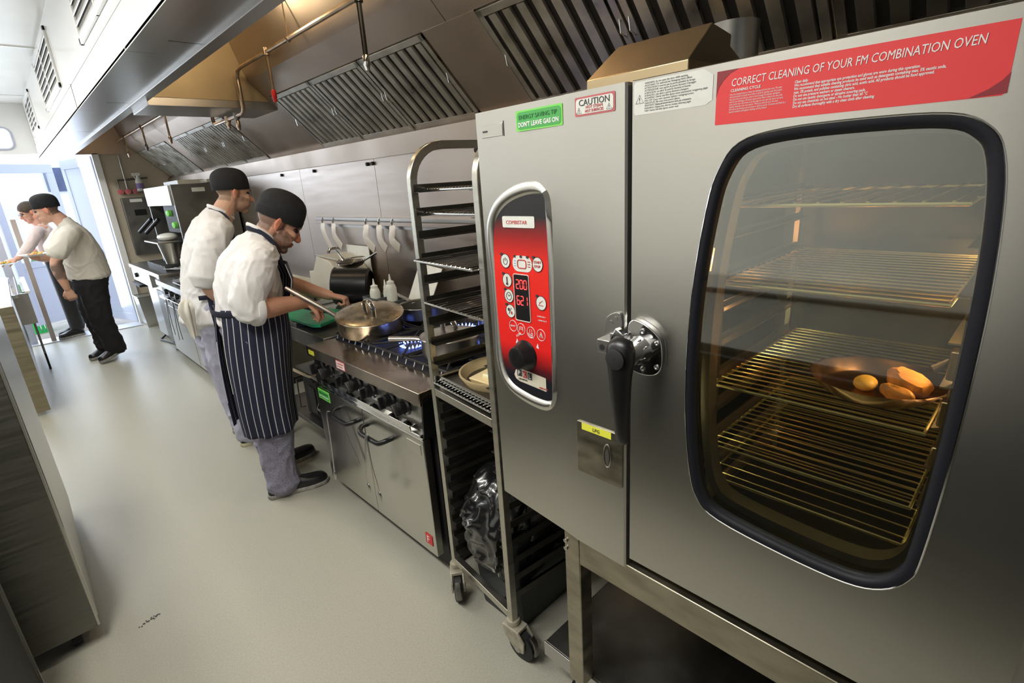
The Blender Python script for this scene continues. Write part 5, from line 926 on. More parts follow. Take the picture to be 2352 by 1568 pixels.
for k, (y0, y1) in enumerate(((-1.55, -0.75), (-0.74, 0.0))):  # unseen black boxes added to darken the reflection in the oven door
    tf = thing('dark_reflection_box', ('added black box farthest behind the camera, darkens the oven door reflection', 'added black box in the middle behind the camera, darkens the oven door reflection', 'added black box nearest the aisle side, darkens the oven door reflection')[k], 'dark box', (-1.45, (y0 + y1) / 2, 0), 'black boxes added for the oven door reflection')
    obj('cabinet_body', M().box(-1.28, -0.88, y0, y1, 0.92, 2.05), 'blackm', tf, 0.004); obj('door', M().box(-0.88, -0.86, y0 + 0.01, y1 - 0.01, 0.94, 2.02), LU, tf, 0.004); obj('handle', M().box(-0.86, -0.83, y0 + 0.04, y0 + 0.06, 1.3, 1.6), 'black', tf, 0.003)
# ================================================================ PEOPLE
V3 = Vector
def remesh(m, vox, sm=2, disp=None):
    me = bpy.data.meshes.new('t'); me.from_pydata([tuple(p) for p in m.v], [], m.f)
    b = bmesh.new(); b.from_mesh(me); bmesh.ops.triangulate(b, faces=[f for f in b.faces if len(f.verts) > 4]); b.to_mesh(me); b.free()
    o = bpy.data.objects.new('t', me); C.objects.link(o); r = o.modifiers.new('r', 'REMESH'); r.mode = 'VOXEL'; r.voxel_size = vox
    s = o.modifiers.new('s', 'SMOOTH'); s.iterations = sm; s.factor = 0.5
    out = bpy.data.meshes.new_from_object(o.evaluated_get(bpy.context.evaluated_depsgraph_get())); bpy.data.objects.remove(o); bpy.data.meshes.remove(me)
    if disp:
        nn = [v.normal.copy() for v in out.vertices]
        for v, n in zip(out.vertices, nn): v.co += n * disp(v.co)
    return out
def put(name, me, ma, parent, label=None):
    off = worigin(parent)
    for v in me.vertices: v.co -= off
    me.name = name; me.materials.clear(); me.materials.append(MT[ma] if isinstance(ma, str) else ma)
    for p in me.polygons: p.use_smooth = True
    o = bpy.data.objects.new(name, me); C.objects.link(o); o.parent = parent
    if label: o['label'] = label
    return o
def limb(m, pts, n=16, side=(0, 1, 0), sub=4):
    full = cat([tuple(p) + (() if len(p) == 5 else (p[3],)) for p in pts], sub)
    P = [q[:3] for q in full]; Rr = [(q[3], q[4]) for q in full]
    a, b = V3(P[0]), V3(P[1]); e0 = a + (a - b).normalized() * Rr[0][1] * 0.6; c, d = V3(P[-1]), V3(P[-2]); e1 = c + (c - d).normalized() * Rr[-1][1] * 0.6
    P = [tuple(e0)] + P + [tuple(e1)]; Rr = [(Rr[0][0] * 0.55, Rr[0][1] * 0.55)] + Rr + [(Rr[-1][0] * 0.55, Rr[-1][1] * 0.55)]
    m.tube(P, Rr, n, side=side)
def creases(amp, f=9.0, seed=0.0):
    def g(p):
        q = p * f + V3((seed, seed, seed)); w = noise.noise(q * 0.7) * 1.2; a = noise.noise(q)
        b = (1 - abs(noise.noise(V3((q.x * 1.3 + w, q.y * 1.3, q.z * 0.8 + w)))) * 2.2); c = 1 - abs(noise.noise(V3((q.x * 2.4, q.y * 2.4 + w, q.z * 1.9 + w + 7)))) * 2
        return amp * (a * 0.6 + b * abs(b) * 0.8 + c * abs(c) * 0.45 - 0.5)
    return g
def headm(org, yaw, pitch, roll=0.0):
    return Matrix.Translation(org) @ Matrix.Rotation(math.radians(yaw), 4, 'Z') @ Matrix.Rotation(math.radians(pitch), 4, 'Y') @ Matrix.Rotation(math.radians(roll), 4, 'X')
def head(m, H, s=1.0):
    t = M(); E_ = Euler
    t.ell((-0.012, 0, 0.035), (0.098, 0.077, 0.088), n=24, m=16); t.ell((0.035, 0, -0.02), (0.055, 0.062, 0.075), n=20, m=12)
    t.ell((0.03, 0, -0.065), (0.060, 0.054, 0.045), n=20, m=12); t.ell((0.068, 0, -0.098), (0.024, 0.026, 0.020)); t.ell((-0.02, 0, -0.05), (0.06, 0.055, 0.05))
    t.tube([(0.080, 0, 0.018), (0.094, 0, 0.0), (0.108, 0, -0.020), (0.112, 0, -0.030)], [(0.009, 0.008), (0.010, 0.009), (0.013, 0.011), (0.010, 0.009)], 10, side=(0, 1, 0)); t.ell((0.104, 0, -0.030), (0.014, 0.016, 0.009))
    t.ell((0.080, 0, 0.030), (0.014, 0.046, 0.010)); t.ell((0.089, 0, -0.056), (0.011, 0.024, 0.007)); t.ell((0.087, 0, -0.068), (0.011, 0.022, 0.008))
    for q in (-1, 1):
        t.ell((0.062, q * 0.040, -0.018), (0.026, 0.020, 0.022)); t.ell((0.05, q * 0.045, -0.055), (0.035, 0.014, 0.028))
        t.ell((-0.006, q * 0.080, -0.006), (0.019, 0.008, 0.031), E_((0, 0.15, -q * 0.35))); t.ell((-0.016, q * 0.087, 0.004), (0.012, 0.006, 0.022), E_((0, 0.15, -q * 0.5))); t.ell((-0.004, q * 0.079, -0.030), (0.009, 0.006, 0.010))
    m.add([tuple(H @ (V3(p) * s)) for p in t.v], t.f)
def sockets(me, H, s=1.0):
    Hi = H.inverted()
    for v in me.vertices:
        p = (Hi @ v.co) / s
        if p.x > 0.03 and abs(p.z) < 0.05:
            for q in (-1, 1):
                d = ((p.y - q * 0.031) ** 2 + (p.z - 0.008) ** 2) ** 0.5
                if d < 0.020: v.co -= (H.to_3x3() @ V3((1, 0, 0))) * (0.007 * (1 - (d / 0.020) ** 2)) * s
def eyes(H, par, s=1.0, closed=False):
    for q in (-1, 1):
        c = H @ (V3((0.073, q * 0.031, 0.008)) * s)
        e = obj('eye', M().ell(c, (0.0115 * s,) * 3, n=14, m=10), mat('eye_white', (0.75, 0.72, 0.68), 0.2), par)
        f = (H.to_3x3() @ V3((1, 0, -0.35))).normalized()
        obj('iris', M().ell(c + f * 0.0085 * s, (0.0045 * s,) * 3, n=10, m=6), mat('iris', (0.05, 0.03, 0.02), 0.2), e)
        lid = M(); X = H.to_3x3()
        lid.ell((0, 0, 0), (0.0125 * s,) * 3, n=16, m=10); lid.v = [tuple(V3(p) if False else V3((p[0], p[1], max(p[2], (-0.007 if closed else -0.001) * s)))) for p in lid.v]
        lid.v = [tuple(c + X @ (Euler((0, 0.15, 0)).to_matrix() @ V3(p))) for p in lid.v]
        obj('eyelid', lid, SK, e)
        obj('eyebrow', M().tube([tuple(H @ (V3((0.089, q * 0.016, 0.029)) * s)), tuple(H @ (V3((0.088, q * 0.032, 0.034)) * s)), tuple(H @ (V3((0.074, q * 0.050, 0.029)) * s))], [0.003, 0.0035, 0.002], 6), HAIR, par)
SK = bpy.data.materials.new('skin'); SK.use_nodes = True; nt = SK.node_tree; b_ = nt.nodes['Principled BSDF']; at = nt.nodes.new('ShaderNodeVertexColor'); at.layer_name = 'Col'
nt.links.new(at.outputs[0], b_.inputs['Base Color']); b_.inputs['Roughness'].default_value = 0.5; b_.inputs['Subsurface Weight'].default_value = 0.08; b_.inputs['Subsurface Radius'].default_value = (0.02, 0.008, 0.004)
n_ = nt.nodes.new('ShaderNodeTexNoise'); n_.inputs['Scale'].default_value = 180; bp = nt.nodes.new('ShaderNodeBump'); bp.inputs['Strength'].default_value = 0.12; bp.inputs['Distance'].default_value = 0.001; nt.links.new(n_.outputs['Fac'], bp.inputs['Height']); nt.links.new(bp.outputs[0], b_.inputs['Normal'])
HAIR = mat('short_dark_hair', (0.07, 0.05, 0.035), 0.75, 0, 0.3, 60, bump=0.8)
def paint(me, H, base, beard=None, s=1.0, extra=None, hair=None):
    Hi = H.inverted(); ca = me.color_attributes.new('Col', 'FLOAT_COLOR', 'POINT')
    for v in me.vertices:
        p = (Hi @ v.co) / s; c = V3(base) * (1 + 0.10 * noise.noise(v.co * 14))
        if -0.12 < p.x and p.z > -0.13 and p.length < 0.17:
            if abs(p.y) > 0.068 and abs(p.x + 0.01) < 0.03: c = V3((base[0] * 1.12, base[1] * 0.78, base[2] * 0.72))
            if p.x > 0.075 and abs(p.y) < 0.022 and -0.074 < p.z < -0.050: c = V3((base[0] * 0.85, base[1] * 0.50, base[2] * 0.5))
            if p.x > 0.098 and -0.045 < p.z < 0.0: c = V3((base[0] * 1.08, base[1] * 0.8, base[2] * 0.75))
            if beard:
                jaw = p.x > -0.005 and p.z < -0.042 - 0.25 * max(0, p.x - 0.03) + (0.03 if abs(p.y) > 0.052 else 0) and not (p.x > 0.078 and abs(p.y) < 0.02 and -0.074 < p.z < -0.052)
                side_ = -0.005 < p.x < 0.022 and abs(p.y) > 0.055 and -0.06 < p.z < 0.035
                mou = p.x > 0.08 and abs(p.y) < 0.032 and -0.053 < p.z < -0.040
                if jaw or side_ or mou: c = c.lerp(V3(beard[:3]), beard[3] * (0.75 + 0.25 * noise.noise(v.co * 90)))
            if hair and p.x < 0.03 - max(0, -p.z) * 0.5 and p.z > -0.055 and not (abs(p.y) > 0.070 and abs(p.x + 0.01) < 0.028) and (p.x < -0.028 or p.z > 0.025): c = c.lerp(V3(hair[:3]), hair[3])
        if extra: c = extra(v.co, c)
        ca.data[v.index].color = (max(c[0], 0), max(c[1], 0), max(c[2], 0), 1)
def hand(m, wr, fwd, pn, ts, curl=(60, 80, 45), s=1.0, tc=30):
    wr = V3(wr); f = V3(fwd).normalized(); n = V3(pn); n = (n - f * n.dot(f)).normalized(); l = f.cross(n).normalized()
    m.tube([wr - f * 0.03 * s, wr + f * 0.0 * s, wr + f * 0.04 * s, wr + f * 0.085 * s, wr + f * 0.098 * s], [(0.028 * s, 0.021 * s), (0.028 * s, 0.019 * s), (0.038 * s, 0.018 * s), (0.041 * s, 0.016 * s), (0.034 * s, 0.010 * s)], 16, side=tuple(l))
    for i, (o_, k) in enumerate(((-0.031, 0.92), (-0.0105, 1.05), (0.0105, 1.0), (0.031, 0.80))):
        if ts < 0: o_ = -o_
        p = wr + f * (0.088 - (0.006 if i == 3 else 0)) * s + l * (-o_) * s * -1; a = 0; P = [p - f * 0.02 * s, p]; Rr = [0.0095 * s, 0.0100 * s]
        for L_, c, r in ((0.043, curl[0], 0.0092), (0.027, curl[1], 0.0085), (0.020, curl[2], 0.0070)):
            a += math.radians(c + i * 2); d = f * math.cos(a) + n * math.sin(a); p = p + d * L_ * k * s; P.append(p); Rr.append(r * s)
        m.tube(P, Rr, 10); m.ell(P[-1], (Rr[-1],) * 3, n=10, m=6)
    b = wr + f * 0.025 * s + l * (-ts) * -1 * 0.0 + l * (0.028 * s * (-1 if ts > 0 else 1)); t1 = b + (f * 0.75 + l * (-0.55 if ts > 0 else 0.55) + n * 0.35).normalized() * 0.042 * s
    t2 = t1 + (f * math.cos(math.radians(tc)) + n * math.sin(math.radians(tc)) + l * (-0.1 if ts > 0 else 0.1)).normalized() * 0.034 * s; t3 = t2 + (f * math.cos(math.radians(tc * 1.8)) + n * math.sin(math.radians(tc * 1.8)) + l * (0.3 if ts > 0 else -0.3)).normalized() * 0.026 * s
    m.tube([b, t1, t2, t3], [0.015 * s, 0.0125 * s, 0.0105 * s, 0.0085 * s], 10); m.ell(t3, (0.0085 * s,) * 3, n=10, m=6)
def hat(H, par, s=1.0, tilt=0.0):
    m = M(); rs = []; n = 40
    H = H @ Matrix.Rotation(math.radians(-13), 4, 'Y')
    prof = [(-0.006, 1.0), (0.02, 1.035), (0.045, 1.04), (0.066, 1.0), (0.084, 0.90), (0.098, 0.74), (0.108, 0.50), (0.113, 0.25), (0.114, 0.02)]
    for h, k in prof:
        h = h * (tilt or 1.1)
        rs.append([tuple(H @ (V3((-0.012 + 0.104 * k * math.cos(2 * math.pi * j / n) * (1 + 0.02 * math.sin(5 * j * 2 * math.pi / n) * (h > 0.05)), 0.084 * k * math.sin(2 * math.pi * j / n), 0.028 + h)) * s)) for j in range(n)])
    m.rings(rs, True, True)
    o = obj('skull_cap', m, mat('black_cap_cloth', (0.012, 0.012, 0.015), 0.85, 0, 0.3, 40, bump=0.3), par, ang=80)
    o.modifiers.new('sub', 'SUBSURF').render_levels = 1
    obj('cap_band', M().rings([[tuple(H @ (V3((-0.012 + 0.1075 * k2 * math.cos(2 * math.pi * j / n), 0.0870 * k2 * math.sin(2 * math.pi * j / n), 0.020 + hh)) * s)) for j in range(n)] for hh, k2 in ((0, 0.975), (0.002, 0.99), (0.032, 1.01), (0.036, 1.0))], True, False), mat('black_cap_band', (0.010, 0.010, 0.012), 0.9), o, ang=80)
def shoe(par, heel, toe, L=0.30, z=0.0, pitch=0.0, sole=None):
    h, t = V3(heel), V3(toe); d = (t - h); d.z = 0; d.normalize(); ang = math.atan2(d.y, d.x)
    T = Matrix.Translation(h) @ Matrix.Rotation(ang, 4, 'Z') @ Matrix.Rotation(pitch, 4, 'Y')
    def outl(k, zz, grow=0.0):
        pts = [(0.0, 0.0), (0.012, 0.030), (0.06, 0.036), (0.13, 0.037), (0.20, 0.050), (0.26, 0.046), (0.292, 0.026), (0.302, 0.0)]
        half = cat(pts, 2); full = half + [(a, -b * 0.92) for a, b in half[-2:0:-1]]
        c = 0.15; return [tuple(T @ V3(((c + (a - c) * (k + grow)) * L / 0.3, b * (k + grow), zz))) for a, b in full]
    m = M(); m.rings([outl(0.98, 0.0), outl(1.03, 0.006), outl(1.03, 0.026), outl(0.99, 0.028)])
    o = obj('shoe', m, sole or mat('worn_sole', (0.30, 0.29, 0.26), 0.6, 0, 0.4, 40), par, ang=60)
    u = M(); n = len(outl(1, 0)); rs = []
    for zz, k, cx0 in ((0.024, 1.0, 0), (0.045, 1.0, 0), (0.062, 0.93, 0)): rs.append(outl(k, zz))
    base = outl(0.93, 0.062); cen = T @ V3((0.20 * L / 0.3, 0, 0.085)); ank = T @ V3((0.065 * L / 0.3, 0, 0.10))
    for f_ in (0.35, 0.7, 0.9):
        rg_ = []
        for p in base:
            pl = T.inverted() @ V3(p); x = pl.x; zt = 0.062 + f_ * (0.045 if x < 0.14 else 0.045 * max(0.35, 1 - (x - 0.14) / 0.2)); q = V3((x + (0.11 - x) * f_ * 0.35, pl.y * (1 - f_ * 0.75), zt + (0.03 * f_ if x < 0.12 else 0.0))); rg_.append(tuple(T @ q))
        rs.append(rg_)
    u.rings(rs); obj('shoe_upper', u, mat('black_leather', (0.014, 0.014, 0.016), 0.32, 0, 0.2, 30, bump=0.2), o, ang=70)
    return o
def stripes(name, base, line, per, w, emitless=True):
    m = bpy.data.materials.new(name); m.use_nodes = True; nt = m.node_tree; b = nt.nodes['Principled BSDF']; b.inputs['Roughness'].default_value = 0.85
    uv = nt.nodes.new('ShaderNodeUVMap'); uv.uv_map = 'UVMap'; sp = nt.nodes.new('ShaderNodeSeparateXYZ'); a = nt.nodes.new('ShaderNodeMath'); a.operation = 'DIVIDE'; a.inputs[1].default_value = per
    f = nt.nodes.new('ShaderNodeMath'); f.operation = 'FRACT'; l = nt.nodes.new('ShaderNodeMath'); l.operation = 'LESS_THAN'; l.inputs[1].default_value = w / per; mx = nt.nodes.new('ShaderNodeMix'); mx.data_type = 'RGBA'
    nt.links.new(uv.outputs[0], sp.inputs[0]); nt.links.new(sp.outputs[0], a.inputs[0]); nt.links.new(a.outputs[0], f.inputs[0]); nt.links.new(f.outputs[0], l.inputs[0]); nt.links.new(l.outputs[0], mx.inputs[0])
    mx.inputs[6].default_value = (*base, 1); mx.inputs[7].default_value = (*line, 1); nt.links.new(mx.outputs[2], b.inputs['Base Color']); return m
APR = stripes('butcher_stripe', (0.013, 0.016, 0.040), (0.55, 0.56, 0.60), 0.034, 0.0042)
def skirt(par, rows, a0, a1, f, s, name='apron_skirt', n=64, th=0.004, fold=0.008, nf=9):
    # rows: (centre xyz, front radius, back radius, side radius); f,s = unit front / side vectors
    f, s = V3(f), V3(s); full = cat([tuple(c) + (rf, rb, rs_) for c, rf, rb, rs_ in rows], 5); m = M(); vs = []; uv = []
    for k, q in enumerate(full):
        c = V3(q[:3]); t = k / (len(full) - 1)
        for j in range(n + 1):
            a = math.radians(a0 + (a1 - a0) * j / n); fr = math.cos(a); sd = math.sin(a); r1 = q[3] if fr > 0 else q[4]
            w = 1 + fold / 0.17 * t * math.sin(nf * a + 1.5 * math.sin(3 * a)) + 0.5 * fold / 0.17 * noise.noise(V3((a * 3, t * 3, 1)))
            vs.append(tuple(c + f * (r1 * fr * w) + s * (q[5] * sd * w))); uv.append((a * 0.185 + 0.012 * t * math.sin(2 * a), t))
    m.add(vs, [(k * (n + 1) + j, k * (n + 1) + j + 1, (k + 1) * (n + 1) + j + 1, (k + 1) * (n + 1) + j) for k in range(len(full) - 1) for j in range(n)]); m.uv = uv
    o = obj(name, m, APR, par, ang=80); so = o.modifiers.new('th', 'SOLIDIFY'); so.thickness = th; so.offset = 0
    return o, vs, n + 1
def patch(name, par, rows, ma, th=0.004):
    # rows of points lofted into a sheet with UVs in metres
    m = M(); w = len(rows[0]); vs = [p for r in rows for p in r]; uv = []
    for r in rows:
        u = 0; uv.append((0, 0))
        for a, b in zip(r[:-1], r[1:]): u += (V3(b) - V3(a)).length; uv.append((u, 0))
    m.add(vs, [(i * w + j, i * w + j + 1, (i + 1) * w + j + 1, (i + 1) * w + j) for i in range(len(rows) - 1) for j in range(w - 1)]); m.uv = uv
    o = obj(name, m, ma, par, ang=80); so = o.modifiers.new('th', 'SOLIDIFY'); so.thickness = th; so.offset = 0; return o
WJ = mat('white_chef_cotton', (0.80, 0.79, 0.79), 0.85, 0, 0.03, 20, bump=0.15, bscale=300)
CHK = mat('small_check_trouser', (0.25, 0.24, 0.32), 0.9, 0, 0.55, 260, bump=0.1)
# ---------------------------------------------------------------- front chef (A)
PA = thing('person', 'front chef bending over the saute pan, white jacket, black cap, navy striped apron', 'person', (0.82, 2.9, 0.0))
HA = headm(V3((1.048, 2.85, 1.497)), -15, 38); sA = 1.12
bA = M(); head(bA, HA, sA)
limb(bA, [(0.93, 2.88, 1.38, 0.075, 0.06), (0.975, 2.872, 1.435, 0.060, 0.060), (1.03, 2.86, 1.49, 0.057, 0.057)])
limb(bA, [(0.82, 2.88, 0.92, 0.155, 0.125), (0.83, 2.89, 1.08, 0.145, 0.115), (0.855, 2.88, 1.25, 0.150, 0.115), (0.90, 2.88, 1.36, 0.13, 0.09), (0.93, 2.88, 1.41, 0.07, 0.06)])
limb(bA, [(0.865, 2.70, 1.355, 0.055, 0.055), (0.80, 2.66, 1.25, 0.05, 0.05), (0.752, 2.64, 1.135, 0.046, 0.050), (0.83, 2.655, 1.112, 0.050, 0.052), (0.95, 2.695, 1.102, 0.042, 0.043), (1.06, 2.725, 1.085, 0.028, 0.031)], sub=5)
limb(bA, [(0.90, 3.06, 1.34, 0.05, 0.05), (0.99, 3.11, 1.25, 0.046, 0.046), (1.09, 3.13, 1.165, 0.043, 0.044), (1.18, 3.08, 1.115, 0.042, 0.044), (1.25, 3.02, 1.075, 0.034, 0.036), (1.31, 2.965, 1.045, 0.026, 0.029)], sub=5)
hand(bA, (1.06, 2.725, 1.085), (0.80, 0.10, -0.62), (-0.50, 0.25, -0.80), 1, (38, 75, 45), 1.0, 35)
hand(bA, (1.31, 2.965, 1.045), (0.72, -0.62, -0.28), (-0.30, 0.05, -0.95), -1, (62, 85, 50), 1.0, 45)
for hy, pts in ((0, [(0.81, 2.80, 0.92, 0.085, 0.09), (0.80, 2.795, 0.70, 0.075, 0.08), (0.79, 2.80, 0.50, 0.055, 0.06), (0.775, 2.82, 0.28, 0.05, 0.055), (0.765, 2.835, 0.09, 0.035, 0.038)]), (1, [(0.81, 2.98, 0.92, 0.085, 0.09), (0.82, 3.02, 0.70, 0.075, 0.08), (0.83, 3.07, 0.50, 0.055, 0.06), (0.83, 3.11, 0.28, 0.05, 0.055), (0.84, 3.14, 0.09, 0.035, 0.038)])): limb(bA, pts)
meA = remesh(bA, 0.0045, 3); sockets(meA, HA, sA)
paint(meA, HA, (0.62, 0.33, 0.22), (0.05, 0.035, 0.028, 0.9), sA, hair=(0.10, 0.08, 0.065, 0.75)); put('body', meA, SK, PA); eyes(HA, PA, sA, True); hat(HA @ Matrix.Translation((0.004, 0, -0.008)) @ Matrix.Rotation(math.radians(5), 4, 'Y'), PA, sA * 1.0, 1.2)
jA = M()
limb(jA, [(0.825, 2.89, 1.02, 0.180, 0.160), (0.83, 2.89, 1.10, 0.176, 0.160), (0.845, 2.885, 1.20, 0.182, 0.155), (0.868, 2.88, 1.30, 0.180, 0.135), (0.90, 2.88, 1.375, 0.145, 0.098), (0.948, 2.88, 1.422, 0.082, 0.074)], 28)
limb(jA, [(0.90, 2.75, 1.365, 0.080, 0.075), (0.855, 2.695, 1.335, 0.088, 0.088), (0.80, 2.66, 1.26, 0.086, 0.092), (0.755, 2.645, 1.175, 0.080, 0.086), (0.755, 2.642, 1.130, 0.076, 0.080), (0.785, 2.647, 1.118, 0.074, 0.078)], 20)
limb(jA, [(0.92, 3.0, 1.36, 0.085, 0.08), (0.945, 3.075, 1.30, 0.080, 0.080), (1.01, 3.11, 1.235, 0.073, 0.075), (1.07, 3.125, 1.185, 0.068, 0.070)], 20)
jb = creases(0.010, 7.0, 3.1); put('jacket', remesh(jA, 0.006, 4, jb), WJ, PA)
obj('collar', M().tube([tuple(V3((0.965, 2.875, 1.440)) + V3((0.066 * math.cos(a), 0.066 * math.sin(a), 0.012 - 0.058 * math.cos(a)))) for a in [k * math.pi / 10 for k in range(20)]], [(0.011, 0.004)] * 20, 8, closed=True, side=(0, 0, 1)), WJ, PA)
for (c, d, r) in (((0.782, 2.648, 1.118), (0.9, 0.12, -0.12), 0.073), ((1.075, 3.125, 1.180), (0.8, -0.2, -0.5), 0.064)):
    obj('rolled_cuff', M().lathe([(r - 0.012, -0.02), (r + 0.006, -0.016), (r + 0.010, 0.0), (r + 0.006, 0.018), (r - 0.014, 0.020)], c, d, 28), WJ, PA)
tA = M()
for pts in ([(0.81, 2.80, 0.98, 0.105, 0.125), (0.80, 2.79, 0.72, 0.098, 0.11), (0.79, 2.795, 0.48, 0.088, 0.098), (0.780, 2.815, 0.28, 0.083, 0.090), (0.782, 2.825, 0.13, 0.078, 0.085), (0.790, 2.825, 0.065, 0.080, 0.092)], [(0.81, 2.98, 0.98, 0.105, 0.125), (0.82, 3.02, 0.72, 0.098, 0.11), (0.83, 3.07, 0.48, 0.088, 0.098), (0.84, 3.11, 0.28, 0.083, 0.090), (0.85, 3.13, 0.13, 0.078, 0.085), (0.86, 3.13, 0.075, 0.080, 0.092)]): limb(tA, pts, 20)
put('trousers', remesh(tA, 0.007, 4, creases(0.013, 6.5, 9)), CHK, PA)
shoe(PA, (0.695, 2.845, 0), (1.01, 2.765, 0), 0.325); shoe(PA, (0.785, 3.13, 0), (1.10, 3.17, 0), 0.325)
ax, ay = 0.825, 2.885
F_, S_ = (1, 0, 0), (0, 1, 0)
o, vs, w = skirt(PA, [((0.828, ay, 1.115), 0.172, 0.172, 0.190), ((0.825, ay, 1.04), 0.176, 0.176, 0.196), ((0.812, ay, 0.92), 0.178, 0.178, 0.205), ((0.795, ay, 0.75), 0.165, 0.172, 0.212), ((0.785, ay + 0.01, 0.57), 0.155, 0.165, 0.218), ((0.785, ay + 0.02, 0.425), 0.150, 0.158, 0.222)], -158, 150, F_, S_)
obj('apron_edge', M().tube([vs[k * w] for k in range(0, 18)], 0.0035, 6), 'paperw', PA)
obj('waist_tie', M().tube([tuple(V3((0.828, ay, 1.098)) + V3((0.179 * math.cos(a), 0.199 * math.sin(a), 0.004 * math.sin(3 * a)))) for a in [k * math.pi / 20 for k in range(40)]], [(0.016, 0.004)] * 40, 8, closed=True, side=(0, 0, 1)), mat('navy_tape', (0.012, 0.014, 0.03), 0.9), PA)
patch('apron_bib', PA, [[(0.995 - 0.09 * (j / 6 - 0.5) ** 2 * 4 * (0.6) + dx, 2.885 + (j / 6 - 0.5) * wd, z) for j in range(7)] for z, wd, dx in ((1.09, 0.36, 0.012), (1.15, 0.36, 0.045), (1.22, 0.34, 0.065), (1.30, 0.30, 0.055))], APR)
NAVY = mat('navy_strap', (0.015, 0.018, 0.035), 0.9)
obj('neck_strap', M().tube(cat([(1.0, 2.78, 1.30), (0.985, 2.775, 1.36), (0.97, 2.785, 1.42), (0.93, 2.815, 1.470), (0.893, 2.872, 1.492), (0.93, 2.93, 1.470), (0.97, 2.965, 1.42), (0.985, 2.98, 1.36), (1.0, 2.98, 1.30)], 4), [(0.012, 0.004)] * 33, 8, side=(0, 0, 1)), NAVY, PA)
for k in range(3): obj('button', M().ell((0.985 + k * 0.008, 2.86, 1.385 - k * 0.03), (0.006, 0.006, 0.006), n=8, m=6), 'inkk', PA)
# ---------------------------------------------------------------- second chef (B)
PB = thing('person', 'second chef behind the front chef, white jacket with hanging tea towel, black cap', 'person', (0.87, 3.75, 0.0))
HB = headm(V3((1.133, 3.755, 1.668)), -4, 14); sB = 1.02
bB = M(); head(bB, HB, sB)
limb(bB, [(1.02, 3.75, 1.52, 0.08, 0.07), (1.06, 3.75, 1.58, 0.062, 0.064), (1.11, 3.755, 1.64, 0.058, 0.06)])
limb(bB, [(0.83, 3.76, 0.95, 0.155, 0.12), (0.855, 3.76, 1.12, 0.145, 0.11), (0.91, 3.76, 1.34, 0.155, 0.11), (0.975, 3.755, 1.47, 0.13, 0.09), (1.02, 3.75, 1.54, 0.07, 0.06)])
limb(bB, [(0.93, 3.57, 1.45, 0.055, 0.055), (0.86, 3.54, 1.32, 0.05, 0.05), (0.805, 3.53, 1.17, 0.043, 0.045), (0.86, 3.54, 1.06, 0.043, 0.045), (0.96, 3.56, 0.99, 0.034, 0.036), (1.05, 3.59, 0.955, 0.026, 0.029)], sub=5)
limb(bB, [(0.97, 3.95, 1.45, 0.055, 0.055), (0.97, 3.98, 1.30, 0.05, 0.05), (0.99, 3.99, 1.15, 0.043, 0.045), (1.10, 3.96, 1.08, 0.04, 0.042), (1.22, 3.90, 1.04, 0.027, 0.029)], sub=5)
hand(bB, (1.05, 3.59, 0.955), (0.9, 0.1, -0.2), (0, 0, -1), 1, (25, 30, 20)); hand(bB, (1.22, 3.90, 1.04), (0.9, -0.2, -0.2), (0, 0, -1), -1, (40, 50, 30))
for pts in ([(0.84, 3.67, 0.93, 0.085, 0.09), (0.845, 3.66, 0.50, 0.055, 0.06), (0.86, 3.66, 0.09, 0.036, 0.04)], [(0.84, 3.86, 0.93, 0.085, 0.09), (0.86, 3.88, 0.50, 0.055, 0.06), (0.90, 3.90, 0.09, 0.036, 0.04)]): limb(bB, pts)
meB = remesh(bB, 0.006, 2); sockets(meB, HB, sB); paint(meB, HB, (0.60, 0.36, 0.25), (0.16, 0.09, 0.05, 0.7), sB, hair=(0.22, 0.15, 0.10, 0.7)); put('body', meB, SK, PB); eyes(HB, PB, sB); hat(HB, PB, sB * 1.02)
jB = M()
limb(jB, [(0.83, 3.76, 0.90, 0.212, 0.172), (0.84, 3.76, 1.05, 0.180, 0.145), (0.865, 3.76, 1.18, 0.178, 0.138), (0.905, 3.76, 1.34, 0.185, 0.132), (0.965, 3.757, 1.47, 0.155, 0.108), (1.02, 3.752, 1.54, 0.088, 0.078)], 28)
limb(jB, [(0.98, 3.63, 1.46, 0.085, 0.08), (0.925, 3.57, 1.435, 0.090, 0.090), (0.865, 3.545, 1.33, 0.086, 0.090), (0.815, 3.535, 1.23, 0.084, 0.088), (0.797, 3.53, 1.185, 0.086, 0.090)], 20)
limb(jB, [(0.99, 3.89, 1.46, 0.085, 0.08), (0.975, 3.96, 1.38, 0.085, 0.085), (0.97, 3.985, 1.28, 0.08, 0.08), (0.98, 3.99, 1.2, 0.078, 0.078)], 20)
put('jacket', remesh(jB, 0.008, 4, creases(0.010, 6.0, 1)), WJ, PB)
tB = M()
for pts in ([(0.84, 3.67, 1.0, 0.105, 0.12), (0.845, 3.66, 0.70, 0.10, 0.115), (0.85, 3.66, 0.45, 0.088, 0.10), (0.865, 3.66, 0.20, 0.08, 0.09), (0.875, 3.66, 0.07, 0.08, 0.09)], [(0.84, 3.86, 1.0, 0.105, 0.12), (0.855, 3.88, 0.70, 0.10, 0.115), (0.87, 3.89, 0.45, 0.088, 0.10), (0.90, 3.90, 0.20, 0.08, 0.09), (0.91, 3.90, 0.07, 0.08, 0.09)]): limb(tB, pts, 20)
put('trousers', remesh(tB, 0.009, 4, creases(0.012, 5, 4)), mat('lilac_trouser', (0.44, 0.44, 0.56), 0.9, 0, 0.08, 30), PB)
shoe(PB, (0.80, 3.66, 0), (1.09, 3.64, 0), 0.30, sole=mat('cream_sole', (0.55, 0.52, 0.36), 0.6)); shoe(PB, (0.83, 3.92, 0), (1.12, 3.96, 0), 0.30)
